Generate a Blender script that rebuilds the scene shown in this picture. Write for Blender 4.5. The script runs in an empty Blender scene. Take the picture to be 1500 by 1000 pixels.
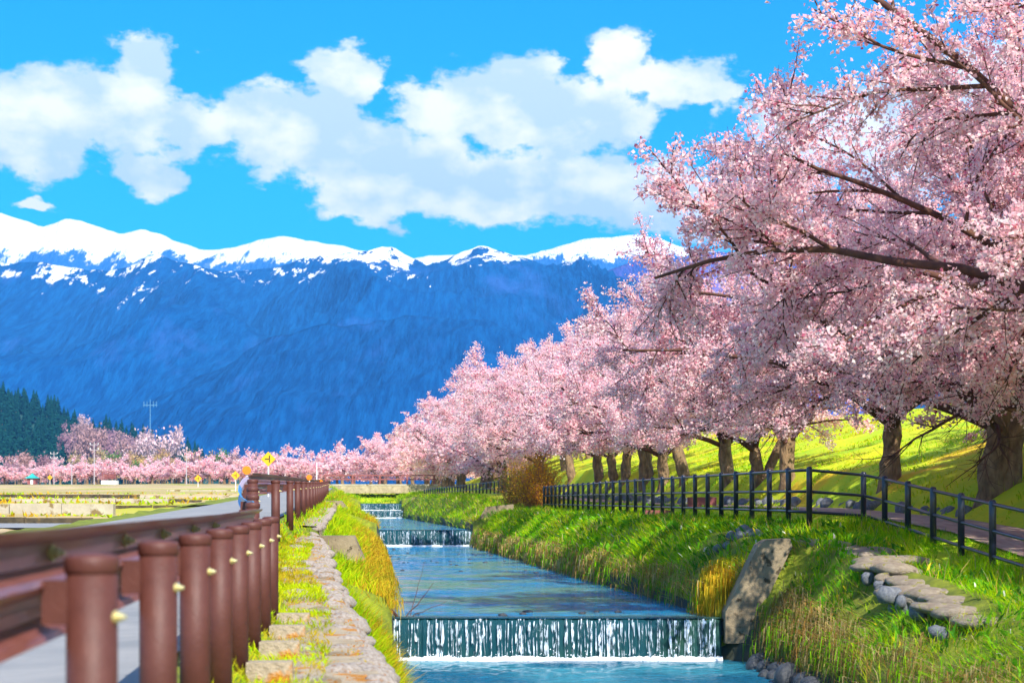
import bpy, math, random
import numpy as np

# ------------------------------------------------------------------ camera, sky, sun, exposure
sc = bpy.context.scene
COL = sc.collection
FPX, HZ = 2500.0, 742.0            # focal length and horizon row in the 1500 px photograph
cam_d = bpy.data.cameras.new('camera'); cam = bpy.data.objects.new('camera', cam_d); COL.objects.link(cam)
cam.location = (0, 0, 0); cam.rotation_euler = (math.radians(90), 0, 0)
cam_d.sensor_width = 36; cam_d.lens = 60; cam_d.shift_y = (HZ - 500) / 1500
cam_d.clip_start = 0.1; cam_d.clip_end = 30000
cam_d.dof.use_dof = True; cam_d.dof.focus_distance = 34; cam_d.dof.aperture_fstop = 3.2
sc.camera = cam
SUN_AZ, SUN_EL = math.radians(157), math.radians(42)     # clockwise from +Y, above the horizon
SDIR = np.array([math.sin(SUN_AZ) * math.cos(SUN_EL), math.cos(SUN_AZ) * math.cos(SUN_EL), math.sin(SUN_EL)])
sun_d = bpy.data.lights.new('sun', 'SUN'); sun_d.energy = 5.0; sun_d.angle = math.radians(0.5); sun_d.color = (1.0, 0.93, 0.82)
sun = bpy.data.objects.new('sun', sun_d); COL.objects.link(sun)
sun.rotation_euler = (math.radians(90) - SUN_EL, 0, math.pi - SUN_AZ)
sc.view_settings.view_transform = 'Standard'; sc.view_settings.look = 'None'
sc.view_settings.exposure = 1.05; sc.view_settings.gamma = 1.0; sc.view_settings.use_curve_mapping = False
sc.render.engine = 'CYCLES'
cy = sc.cycles
cy.max_bounces = 8; cy.diffuse_bounces = 6; cy.glossy_bounces = 3; cy.transmission_bounces = 4; cy.transparent_max_bounces = 8; cy.volume_bounces = 0
cy.caustics_reflective = False; cy.caustics_refractive = False
cy.use_denoising = True
try: cy.denoiser = 'OPENIMAGEDENOISE'
except Exception: pass

CLOUDS = [(130,165,150,62),(215,112,60,58),(60,212,85,52),(232,250,52,38),(-20,170,90,60),(45,303,38,12),(300,190,60,30),
          (400,165,115,42),(500,118,66,38),(470,215,140,52),(590,250,160,58),(540,300,80,32),(750,275,190,50),(900,285,170,50),(1020,305,110,38),
          (745,140,95,58),(850,165,95,48),(905,85,48,40),(985,118,90,32),(660,165,85,36),(800,195,120,34),(1120,330,110,40),(1050,140,40,20),
          (-150,140,120,70),(1320,200,220,80),(1560,120,200,60)]
def build_world():
    w = bpy.data.worlds.new('World'); sc.world = w; w.use_nodes = True
    nt = w.node_tree; nt.nodes.clear(); N, Lk = nt.nodes, nt.links
    def nd(t, **k):
        n = N.new(t)
        for a, b in k.items(): setattr(n, a, b)
        return n
    def val(x, sock):
        if isinstance(x, (int, float)): sock.default_value = x
        elif isinstance(x, tuple): sock.default_value = x
        else: Lk.new(x, sock)
    def m(op, a, b=None, c=None, clamp=False):
        n = nd('ShaderNodeMath', operation=op, use_clamp=clamp); val(a, n.inputs[0])
        if b is not None: val(b, n.inputs[1])
        if c is not None: val(c, n.inputs[2])
        return n.outputs[0]
    def v(op, a, b=None, out=0):
        n = nd('ShaderNodeVectorMath', operation=op); val(a, n.inputs[0])
        if b is not None: val(b, n.inputs[1])
        return n.outputs[out]
    sky = nd('ShaderNodeTexSky', sky_type='NISHITA', sun_disc=False, sun_elevation=SUN_EL, sun_rotation=SUN_AZ,
             altitude=100, air_density=1.0, dust_density=0.3, ozone_density=2.5)
    hsv = nd('ShaderNodeHueSaturation'); hsv.inputs['Saturation'].default_value = 2.6; hsv.inputs['Value'].default_value = 1.22
    hsv.inputs['Hue'].default_value = 0.502
    Lk.new(sky.outputs[0], hsv.inputs['Color'])
    tc = nd('ShaderNodeTexCoord'); d = v('NORMALIZE', tc.outputs['Generated'])
    sx = nd('ShaderNodeSeparateXYZ'); Lk.new(d, sx.inputs[0])
    az = m('ARCTAN2', sx.outputs[0], sx.outputs[1]); el = m('ARCSINE', sx.outputs[2])
    cb = nd('ShaderNodeCombineXYZ'); Lk.new(az, cb.inputs[0]); Lk.new(el, cb.inputs[1])
    ae = cb.outputs[0]
    def noise(vec, scale, detail, rough):
        n = nd('ShaderNodeTexNoise'); Lk.new(vec, n.inputs['Vector']); n.inputs['Scale'].default_value = scale
        n.inputs['Detail'].default_value = detail; n.inputs['Roughness'].default_value = rough
        return n.outputs
    def density(off):
        p0 = v('ADD', ae, off)
        st = v('MULTIPLY', p0, (1.0, 1.55, 1.0))
        wv = noise(st, 22, 4, 0.6)[1]
        p = v('ADD', p0, v('MULTIPLY', v('SUBTRACT', wv, (0.5, 0.5, 0.5)), (0.055, 0.034, 0.0)))
        acc = None
        for (x, y, rx, ry) in CLOUDS:
            a = math.atan((x - 750) / FPX); e = math.atan((HZ - y) / FPX * math.cos(a))
            q = v('MULTIPLY', v('SUBTRACT', p, (a, e, 0)), (FPX / (rx * 1.12), FPX / (ry * 1.15), 0))
            t = m('SUBTRACT', 1.0, v('LENGTH', q, None, 1))
            acc = t if acc is None else m('SMOOTH_MAX', acc, t, 0.22)
        gen = m('MULTIPLY', m('SUBTRACT', noise(v('MULTIPLY', p0, (1.0, 1.8, 1.0)), 4.2, 3, 0.5)[0], 0.52), 4.5)   # cloud field beyond the frame
        outw = m('MAXIMUM', m('MULTIPLY', m('SUBTRACT', m('ABSOLUTE', az), 0.40), 8.0), m('MULTIPLY', m('SUBTRACT', el, 0.36), 8.0), clamp=False)
        gen = m('MINIMUM', gen, m('SUBTRACT', outw, 0.6))
        acc = m('MAXIMUM', acc, gen)
        fb = noise(st, 36, 8, 0.64)[0]
        return m('ADD', m('MULTIPLY', acc, 1.15), m('MULTIPLY', m('SUBTRACT', fb, 0.47), 1.7)), noise(st, 15, 5, 0.55)[0], noise(v('ADD', st, (0.018, 0.022, 0)), 15, 5, 0.55)[0]
    d0, l0, l1 = density((0, 0, 0))
    mr = nd('ShaderNodeMapRange', interpolation_type='SMOOTHSTEP'); Lk.new(d0, mr.inputs[0])
    mr.inputs[1].default_value = 0.0; mr.inputs[2].default_value = 0.38
    lit = nd('ShaderNodeMapRange'); Lk.new(m('ADD', m('MULTIPLY', m('SUBTRACT', l0, l1), 2.2), m('MULTIPLY', m('SUBTRACT', d0, 0.5), 0.10)), lit.inputs[0])
    lit.inputs[1].default_value = -0.14; lit.inputs[2].default_value = 0.34
    cm = nd('ShaderNodeMix', data_type='RGBA'); Lk.new(lit.outputs[0], cm.inputs[0])
    cm.inputs[6].default_value = (4.9, 5.6, 6.1, 1); cm.inputs[7].default_value = (8.6, 8.0, 7.6, 1)
    fin = nd('ShaderNodeMix', data_type='RGBA')
    Lk.new(m('MULTIPLY', mr.outputs[0], 0.97), fin.inputs[0]); Lk.new(hsv.outputs[0], fin.inputs[6]); Lk.new(cm.outputs[2], fin.inputs[7])
    bg = nd('ShaderNodeBackground'); bg.inputs[1].default_value = 0.1; Lk.new(fin.outputs[2], bg.inputs[0])
    out = nd('ShaderNodeOutputWorld'); Lk.new(bg.outputs[0], out.inputs[0])
    w.cycles.sampling_method = 'MANUAL'; w.cycles.sample_map_resolution = 512
build_world()

# ------------------------------------------------------------------ helpers
rng = np.random.default_rng(7)
random.seed(7)
R = math.radians
def interp(x, pts):
    a = np.array(pts, float); return np.interp(x, a[:, 0], a[:, 1])
def sstep(a, b, x):
    t = np.clip((np.asarray(x, float) - a) / (b - a), 0, 1); return t * t * (3 - 2 * t)
class VN:                                      # smooth value noise on a repeating lattice
    def __init__(s, seed, n=256): s.n = n; s.g = np.random.default_rng(seed).random((n, n))
    def at(s, x, y):
        x = np.asarray(x, float); y = np.asarray(y, float)
        xi = np.floor(x).astype(int); yi = np.floor(y).astype(int); fx = x - xi; fy = y - yi
        fx = fx * fx * (3 - 2 * fx); fy = fy * fy * (3 - 2 * fy); n = s.n
        a = s.g[xi % n, yi % n]; b = s.g[(xi + 1) % n, yi % n]; c = s.g[xi % n, (yi + 1) % n]; d = s.g[(xi + 1) % n, (yi + 1) % n]
        return (a * (1 - fx) + b * fx) * (1 - fy) + (c * (1 - fx) + d * fx) * fy
    def fbm(s, x, y, o=5, lac=2.03, gain=0.5):
        t = 0; a = 1; n = 0
        for k in range(o): t = t + a * s.at(np.asarray(x) * lac ** k + 17.3 * k, np.asarray(y) * lac ** k + 9.1 * k); n += a; a *= gain
        return t / n
    def ridged(s, x, y, o=5, gain=0.5):
        t = 0; a = 1; n = 0
        for k in range(o):
            t = t + a * (1 - np.abs(2 * s.at(np.asarray(x) * 2.07 ** k + 5.3 * k, np.asarray(y) * 2.07 ** k + 3.7 * k) - 1)) ** 1.5; n += a; a *= gain
        return t / n
NZ = VN(3)

def mk_mesh(name, V, F, mats, idx=None, col=None, smooth=False):
    """V (n,3); F an (m,k) array or list of such arrays"""
    V = np.asarray(V, np.float32).reshape(-1, 3)
    Fs = F if isinstance(F, list) else [F]
    Fs = [np.asarray(f, np.int32) for f in Fs if len(f)]
    me = bpy.data.meshes.new(name)
    me.vertices.add(len(V)); me.vertices.foreach_set('co', V.ravel())
    loops = np.concatenate([f.ravel() for f in Fs]); tot = np.concatenate([np.full(len(f), f.shape[1], np.int32) for f in Fs])
    st = np.concatenate([[0], np.cumsum(tot)[:-1]]).astype(np.int32)
    me.loops.add(len(loops)); me.loops.foreach_set('vertex_index', loops)
    me.polygons.add(len(tot)); me.polygons.foreach_set('loop_start', st)
    try: me.polygons.foreach_set('loop_total', tot)
    except Exception: pass
    for m in (mats if isinstance(mats, (list, tuple)) else [mats]): me.materials.append(m)
    if idx is not None: me.polygons.foreach_set('material_index', np.asarray(idx, np.int32))
    me.polygons.foreach_set('use_smooth', np.full(len(tot), bool(smooth)))
    if col is not None:
        c = np.ones((len(V), 4), np.float32); c[:, :3] = col
        at = me.color_attributes.new('col', 'FLOAT_COLOR', 'POINT'); at.data.foreach_set('color', c.ravel())
    me.update(calc_edges=True)
    return me
def link(name, me, parent=None, loc=None, rot=None, scale=None):
    o = bpy.data.objects.new(name, me); COL.objects.link(o)
    if parent is not None: o.parent = parent
    if loc is not None: o.location = tuple(float(v) for v in loc)
    if rot is not None: o.rotation_euler = rot
    if scale is not None: o.scale = scale if isinstance(scale, tuple) else (scale,) * 3
    return o
def tag(o, label=None, cat=None, group=None, kind=None):
    if label: o['label'] = label
    if cat: o['category'] = cat
    if group: o['group'] = group
    if kind: o['kind'] = kind
    return o
def empty(name, loc, rz=0.0):
    return link(name, None, None, loc, (0, 0, rz))

class MB:                                      # collects shapes, builds ONE mesh
    def __init__(s): s.v = []; s.f = {}; s.n = 0; s.sm = False
    def add(s, V, F):
        V = np.asarray(V, float).reshape(-1, 3); F = np.asarray(F, int)
        s.v.append(V); s.f.setdefault(F.shape[1], []).append(F + s.n); s.n += len(V)
    BOXF = np.array([[0,3,2,1],[4,5,6,7],[0,1,5,4],[1,2,6,5],[2,3,7,6],[3,0,4,7]])
    def box(s, c, size, rz=0.0, taper=1.0, rx=0.0):
        hx, hy, hz = [q / 2 for q in size]
        P = np.array([[-hx,-hy,-hz],[hx,-hy,-hz],[hx,hy,-hz],[-hx,hy,-hz],[-hx*taper,-hy*taper,hz],[hx*taper,-hy*taper,hz],[hx*taper,hy*taper,hz],[-hx*taper,hy*taper,hz]])
        if rx: ca, sa = math.cos(rx), math.sin(rx); P = P @ np.array([[1,0,0],[0,ca,sa],[0,-sa,ca]])
        if rz: ca, sa = math.cos(rz), math.sin(rz); P = P @ np.array([[ca,sa,0],[-sa,ca,0],[0,0,1]])
        s.add(P + np.array(c), s.BOXF); return s
    def tube(s, pts, rad, n=8, cap=True):
        V, Fq = tube(np.asarray(pts, float), np.broadcast_to(np.asarray(rad, float), (len(pts),)), n); b = s.n; s.add(V, Fq)
        if cap:
            s.f.setdefault(n, []).append(np.array([[b + k for k in range(n)][::-1]])); e = b + (len(pts) - 1) * n
            s.f[n].append(np.array([[e + k for k in range(n)]]))
        return s
    def lathe(s, prof, c=(0, 0, 0), n=16):      # prof: (r, z) list, capped ends when r>0
        pts = np.array([[c[0], c[1], c[2] + z] for r, z in prof]); a = np.linspace(0, 2 * math.pi, n, endpoint=False); V = []
        for r, z in prof: V.append(np.stack([c[0] + r * np.cos(a), c[1] + r * np.sin(a), np.full(n, c[2] + z)], 1))
        F = quad_strip(len(prof), n); b = s.n; s.add(np.concatenate(V), F)
        s.f.setdefault(n, []).append(np.array([[b + k for k in range(n)][::-1]])); e = b + (len(prof) - 1) * n; s.f[n].append(np.array([[e + k for k in range(n)]]))
        return s
    def prism(s, poly, y0, y1):                 # polygon in (x,z), extruded along y
        n = len(poly); P = np.array([[x, y0, z] for x, z in poly] + [[x, y1, z] for x, z in poly]); b = s.n
        F = np.array([[k, (k + 1) % n, n + (k + 1) % n, n + k] for k in range(n)]); s.add(P, F)
        s.f.setdefault(n, []).append(np.array([[b + k for k in range(n)][::-1]])); s.f[n].append(np.array([[b + n + k for k in range(n)]])); return s
    def mesh(s, name, mat, smooth=False, col=None):
        return mk_mesh(name, np.concatenate(s.v), [np.concatenate(a) for a in s.f.values()], mat, smooth=smooth, col=col)
    def build(s, name, mat, parent=None, loc=None, rot=None, smooth=False): return link(name, s.mesh(name, mat, smooth), parent, loc, rot)
def quad_strip(m, n):
    i = np.arange(m - 1)[:, None] * n; k = np.arange(n)[None]; k2 = (k + 1) % n
    return np.stack([i + k, i + k2, i + n + k2, i + n + k], -1).reshape(-1, 4)
def tube(P, r, n):
    T = np.gradient(P, axis=0); T /= np.linalg.norm(T, axis=1)[:, None] + 1e-9
    ref = np.array([0, 0, 1.0]) if abs(T[:, 2]).mean() < 0.85 else np.array([1.0, 0, 0])
    A = np.cross(T, ref); A /= np.linalg.norm(A, axis=1)[:, None] + 1e-9; B = np.cross(A, T)
    a = np.linspace(0, 2 * math.pi, n, endpoint=False)
    V = P[:, None] + r[:, None, None] * (np.cos(a)[None, :, None] * A[:, None] + np.sin(a)[None, :, None] * B[:, None])
    return V.reshape(-1, 3), quad_strip(len(P), n)
def grid_faces(ni, nj):
    i = np.arange(ni - 1)[:, None] * nj; j = np.arange(nj - 1)[None]
    return np.stack([i + j, i + j + 1, i + nj + j + 1, i + nj + j], -1).reshape(-1, 4)
_ico = None
def blob_mesh(name, mat, seed, sub=2, sq=(1, 1, 1), rough=0.22):
    import bmesh
    bm = bmesh.new(); bmesh.ops.create_icosphere(bm, subdivisions=sub, radius=1.0)
    V = np.array([v.co[:] for v in bm.verts]); F = np.array([[v.index for v in f.verts] for f in bm.faces]); bm.free()
    r = np.random.default_rng(seed); D = r.normal(size=(7, 3)); D /= np.linalg.norm(D, axis=1)[:, None]
    s = 1 + rough * (np.maximum(V @ D.T, 0) ** 3 @ r.uniform(-1, 1, 7))
    return mk_mesh(name, V * s[:, None] * np.array(sq), F, mat, smooth=True)

# ------------------------------------------------------------------ materials
def new_mat(name):
    m = bpy.data.materials.new(name); m.use_nodes = True; m.node_tree.nodes.clear(); return m, m.node_tree.nodes, m.node_tree.links
def solid(name, c1, c2=None, rough=0.7, scale=4.0, bump=0.0, bscale=None, metal=0.0, c3=None, c3lo=0.6, stretch=(1, 1, 1), spec=0.4, detail=5, lo=0.35, hi=0.65, c3scale=None, coat=0.0):
    m, N, L = new_mat(name)
    out = N.new('ShaderNodeOutputMaterial'); p = N.new('ShaderNodeBsdfPrincipled'); L.new(p.outputs[0], out.inputs[0])
    p.inputs['Roughness'].default_value = rough; p.inputs['Metallic'].default_value = metal; p.inputs['Specular IOR Level'].default_value = spec
    if coat: p.inputs['Coat Weight'].default_value = coat
    if c2 is None: p.inputs['Base Color'].default_value = (*c1, 1)
    tc = N.new('ShaderNodeTexCoord'); mp = N.new('ShaderNodeMapping'); mp.inputs['Scale'].default_value = stretch; L.new(tc.outputs['Object'], mp.inputs[0])
    def nz(sv, det):
        n = N.new('ShaderNodeTexNoise'); n.inputs['Scale'].default_value = sv; n.inputs['Detail'].default_value = det; n.inputs['Roughness'].default_value = 0.6
        L.new(mp.outputs[0], n.inputs['Vector']); return n.outputs[0]
    if c2 is not None:
        mr = N.new('ShaderNodeMapRange'); L.new(nz(scale, detail), mr.inputs[0]); mr.inputs[1].default_value = lo; mr.inputs[2].default_value = hi
        mx = N.new('ShaderNodeMix'); mx.data_type = 'RGBA'; L.new(mr.outputs[0], mx.inputs[0]); mx.inputs[6].default_value = (*c1, 1); mx.inputs[7].default_value = (*c2, 1)
        o = mx.outputs[2]
        if c3 is not None:
            mr = N.new('ShaderNodeMapRange'); L.new(nz(c3scale or scale * 2.3, 6), mr.inputs[0]); mr.inputs[1].default_value = c3lo; mr.inputs[2].default_value = c3lo + 0.06
            m2 = N.new('ShaderNodeMix'); m2.data_type = 'RGBA'; L.new(mr.outputs[0], m2.inputs[0]); L.new(o, m2.inputs[6]); m2.inputs[7].default_value = (*c3, 1); o = m2.outputs[2]
        L.new(o, p.inputs['Base Color'])
    if bump:
        b = N.new('ShaderNodeBump'); b.inputs['Strength'].default_value = bump; b.inputs['Distance'].default_value = 0.05
        L.new(nz(bscale or scale * 4, 6), b.inputs['Height']); L.new(b.outputs[0], p.inputs['Normal'])
    return m
def leafy(name, trans=0.45, tint=(1, 1, 1), gloss=0.0):
    m, N, L = new_mat(name)
    out = N.new('ShaderNodeOutputMaterial'); at = N.new('ShaderNodeVertexColor'); at.layer_name = 'col'
    mul = N.new('ShaderNodeMix'); mul.data_type = 'RGBA'; mul.blend_type = 'MULTIPLY'; mul.inputs[0].default_value = 1; L.new(at.outputs[0], mul.inputs[6]); mul.inputs[7].default_value = (*tint, 1)
    d = N.new('ShaderNodeBsdfDiffuse'); t = N.new('ShaderNodeBsdfTranslucent'); mx = N.new('ShaderNodeMixShader'); mx.inputs[0].default_value = trans
    L.new(mul.outputs[2], d.inputs[0]); L.new(mul.outputs[2], t.inputs[0]); L.new(d.outputs[0], mx.inputs[1]); L.new(t.outputs[0], mx.inputs[2])
    L.new(mx.outputs[0], out.inputs[0]); return m

M = {}
M['blossom'] = leafy('blossom', 0.58)
M['grassblade'] = leafy('grass_blade', 0.40)
M['needles'] = leafy('needles', 0.2)
M['bark'] = solid('cherry_bark', (0.10, 0.062, 0.035), (0.30, 0.20, 0.11), 0.9, 6, 0.9, 14, stretch=(1, 1, 0.45), c3=(0.26, 0.22, 0.05), c3lo=0.62, c3scale=3.0)
M['twig'] = solid('cherry_twig', (0.055, 0.020, 0.018), (0.13, 0.06, 0.035), 0.85, 5)
M['soil'] = solid('bank_soil', (0.10, 0.13, 0.012), (0.22, 0.26, 0.012), 0.95, 3, 0.6, 20)
M['turf'] = solid('turf', (0.28, 0.48, 0.004), (0.56, 0.54, 0.004), 0.95, 0.55, 0.5, 14, c3=(0.60, 0.42, 0.006), c3lo=0.58, c3scale=0.35)
M['field'] = solid('field_earth', (0.50, 0.38, 0.20), (0.32, 0.24, 0.10), 0.95, 0.10, 0.4, 2, c3=(0.30, 0.32, 0.02), c3lo=0.54, c3scale=0.09, stretch=(0.12, 1, 1))
M['bed'] = solid('stream_bed', (0.02, 0.035, 0.035), (0.06, 0.06, 0.03), 0.9, 2)
M['asphalt'] = solid('asphalt', (0.20, 0.21, 0.22), (0.28, 0.28, 0.28), 0.9, 1.3, 0.3, 60)
M['path'] = solid('path_surface', (0.30, 0.20, 0.16), (0.40, 0.30, 0.24), 0.9, 2.0, 0.3, 40, stretch=(3, 0.6, 1))
M['concrete'] = solid('old_concrete', (0.30, 0.24, 0.15), (0.48, 0.40, 0.27), 0.92, 3.0, 0.7, 25, c3=(0.10, 0.07, 0.03), c3lo=0.60, c3scale=7)
M['concrete_pale'] = solid('pale_concrete', (0.34, 0.30, 0.22), (0.47, 0.42, 0.32), 0.92, 1.2, 0.4, 12, c3=(0.20, 0.14, 0.06), c3lo=0.55, c3scale=1.3)
M['coping'] = solid('mossy_coping', (0.31, 0.25, 0.165), (0.46, 0.38, 0.27), 0.92, 3.0, 0.9, 18, c3=(0.42, 0.17, 0.012), c3lo=0.535, c3scale=3.0)
M['fin'] = solid('weathered_concrete', (0.17, 0.13, 0.08), (0.30, 0.24, 0.15), 0.92, 2.5, 0.35, 22, c3=(0.06, 0.045, 0.025), c3lo=0.57, c3scale=6)
M['shrub_stem'] = solid('shrub_stem', (0.42, 0.19, 0.06), (0.30, 0.12, 0.05), 0.9, 6)
M['terminal'] = solid('lilac_sheen_steel', (0.40, 0.32, 0.42), (0.50, 0.40, 0.50), 0.4, 5)  # lilac reflection on the rail end, put into its base colour
M['mast'] = solid('mast_steel', (0.08, 0.22, 0.36), (0.12, 0.28, 0.42), 0.7, 1)
M['stone'] = solid('pale_stone', (0.48, 0.42, 0.37), (0.27, 0.22, 0.18), 0.85, 5, 0.7, 18, c3=(0.36, 0.14, 0.03), c3lo=0.60, c3scale=5)
M['boulder'] = solid('boulder', (0.10, 0.115, 0.145), (0.21, 0.22, 0.235), 0.85, 3, 0.6, 12, c3=(0.10, 0.12, 0.03), c3lo=0.62)
M['wetstone'] = solid('wet_stone', (0.03, 0.035, 0.045), (0.07, 0.075, 0.08), 0.35, 4, 0.5, 12)
M['drystone'] = solid('dark_stone_wall', (0.10, 0.075, 0.04), (0.035, 0.03, 0.02), 0.95, 2.2, 0.9, 8, c3=(0.22, 0.13, 0.03), c3lo=0.58, c3scale=1.5)
M['brown'] = solid('brown_paint', (0.078, 0.024, 0.018), (0.102, 0.033, 0.025), 0.55, 9, 0.12, 60, spec=0.35, c3=(0.06, 0.03, 0.025), c3lo=0.64, c3scale=16)
M['rail_brown'] = solid('brown_rail_paint', (0.17, 0.05, 0.035), (0.22, 0.07, 0.05), 0.38, 6, 0.10, 50, spec=0.6, coat=0.2, c3=(0.08, 0.045, 0.035), c3lo=0.63, c3scale=14)
M['bolt'] = solid('galvanised_bolt', (0.55, 0.58, 0.42), (0.62, 0.50, 0.18), 0.35, 14, metal=0.5)
M['navy'] = solid('navy_paint', (0.010, 0.013, 0.030), (0.016, 0.020, 0.045), 0.30, 8, spec=0.6, coat=0.2)
M['white'] = solid('white_paint', (0.78, 0.78, 0.78), (0.70, 0.70, 0.70), 0.5, 3)
M['blue_tape'] = solid('blue_reflective', (0.02, 0.20, 0.45), (0.03, 0.26, 0.55), 0.3, 5)
M['orange'] = solid('orange_reflector', (0.85, 0.24, 0.01), (0.75, 0.19, 0.01), 0.4, 8)
M['yellow'] = solid('yellow_sign', (0.80, 0.44, 0.01), (0.74, 0.40, 0.01), 0.45, 5)
M['black'] = solid('black_print', (0.012, 0.012, 0.012), rough=0.6)
M['pole'] = solid('pole_concrete', (0.36, 0.33, 0.36), (0.44, 0.40, 0.42), 0.8, 1)
M['teal'] = solid('teal_roof', (0.02, 0.32, 0.28), (0.03, 0.38, 0.34), 0.5, 1)
M['redwood'] = solid('red_brown_steel', (0.22, 0.06, 0.06), (0.28, 0.09, 0.08), 0.6, 2)
M['foam'] = solid('water_foam', (0.86, 0.90, 0.92), (0.74, 0.82, 0.88), 0.6, 8, 0.6, 30)

def water_mat(name, base, scale, strength, rough=0.06, stretch=(1, 1, 1), dist=0.05, spec=0.4):
    m, N, L = new_mat(name); out = N.new('ShaderNodeOutputMaterial'); p = N.new('ShaderNodeBsdfPrincipled'); L.new(p.outputs[0], out.inputs[0])
    tc = N.new('ShaderNodeTexCoord'); mp = N.new('ShaderNodeMapping'); mp.inputs['Scale'].default_value = stretch; L.new(tc.outputs['Object'], mp.inputs[0])
    n0 = N.new('ShaderNodeTexNoise'); n0.inputs['Scale'].default_value = scale; n0.inputs['Detail'].default_value = 5; n0.inputs['Roughness'].default_value = 0.62; L.new(mp.outputs[0], n0.inputs['Vector'])
    n1 = N.new('ShaderNodeTexNoise'); n1.inputs['Scale'].default_value = 0.45; n1.inputs['Detail'].default_value = 4; L.new(tc.outputs['Object'], n1.inputs['Vector'])
    mr = N.new('ShaderNodeMapRange'); L.new(n1.outputs[0], mr.inputs[0]); mr.inputs[1].default_value = 0.44; mr.inputs[2].default_value = 0.62
    mx = N.new('ShaderNodeMix'); mx.data_type = 'RGBA'; L.new(mr.outputs[0], mx.inputs[0]); mx.inputs[6].default_value = (*base[0], 1); mx.inputs[7].default_value = (*base[1], 1)
    L.new(mx.outputs[2], p.inputs['Base Color'])
    p.inputs['Roughness'].default_value = rough; p.inputs['IOR'].default_value = 1.33; p.inputs['Specular IOR Level'].default_value = spec; p.inputs['Specular Tint'].default_value = (0.55, 0.82, 1.0, 1)
    b = N.new('ShaderNodeBump'); b.inputs['Strength'].default_value = strength; b.inputs['Distance'].default_value = dist
    L.new(n0.outputs[0], b.inputs['Height']); L.new(b.outputs[0], p.inputs['Normal']); return m
M['water'] = water_mat('stream_water', ((0.005, 0.17, 0.36), (0.09, 0.21, 0.17)), 3.2, 1.0, 0.04, (0.8, 1.2, 1), 0.22)
M['water_near'] = water_mat('churned_water', ((0.004, 0.09, 0.17), (0.03, 0.20, 0.28)), 5.0, 1.0, 0.10, (0.7, 1.6, 1), 0.10, 0.16)
M['fall'] = water_mat('falling_water', ((0.01, 0.06, 0.08), (0.03, 0.08, 0.05)), 9.0, 0.7, 0.12, (6, 1, 0.5), 0.06)
def strand_mat():
    m, N, L = new_mat('water_strand'); out = N.new('ShaderNodeOutputMaterial'); p = N.new('ShaderNodeBsdfPrincipled')
    p.inputs['Base Color'].default_value = (0.66, 0.77, 0.88, 1); p.inputs['Roughness'].default_value = 0.2; p.inputs['Specular IOR Level'].default_value = 0.8
    t = N.new('ShaderNodeBsdfTransparent'); mx = N.new('ShaderNodeMixShader'); tc = N.new('ShaderNodeTexCoord'); mp = N.new('ShaderNodeMapping'); mp.inputs['Scale'].default_value = (14, 14, 5)
    L.new(tc.outputs['Object'], mp.inputs[0]); n = N.new('ShaderNodeTexNoise'); n.inputs['Scale'].default_value = 1.6; n.inputs['Detail'].default_value = 4; L.new(mp.outputs[0], n.inputs['Vector'])
    mr = N.new('ShaderNodeMapRange'); L.new(n.outputs[0], mr.inputs[0]); mr.inputs[1].default_value = 0.44; mr.inputs[2].default_value = 0.60
    L.new(mr.outputs[0], mx.inputs[0]); L.new(t.outputs[0], mx.inputs[1]); L.new(p.outputs[0], mx.inputs[2]); L.new(mx.outputs[0], out.inputs[0]); return m
M['strand'] = strand_mat()

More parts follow.
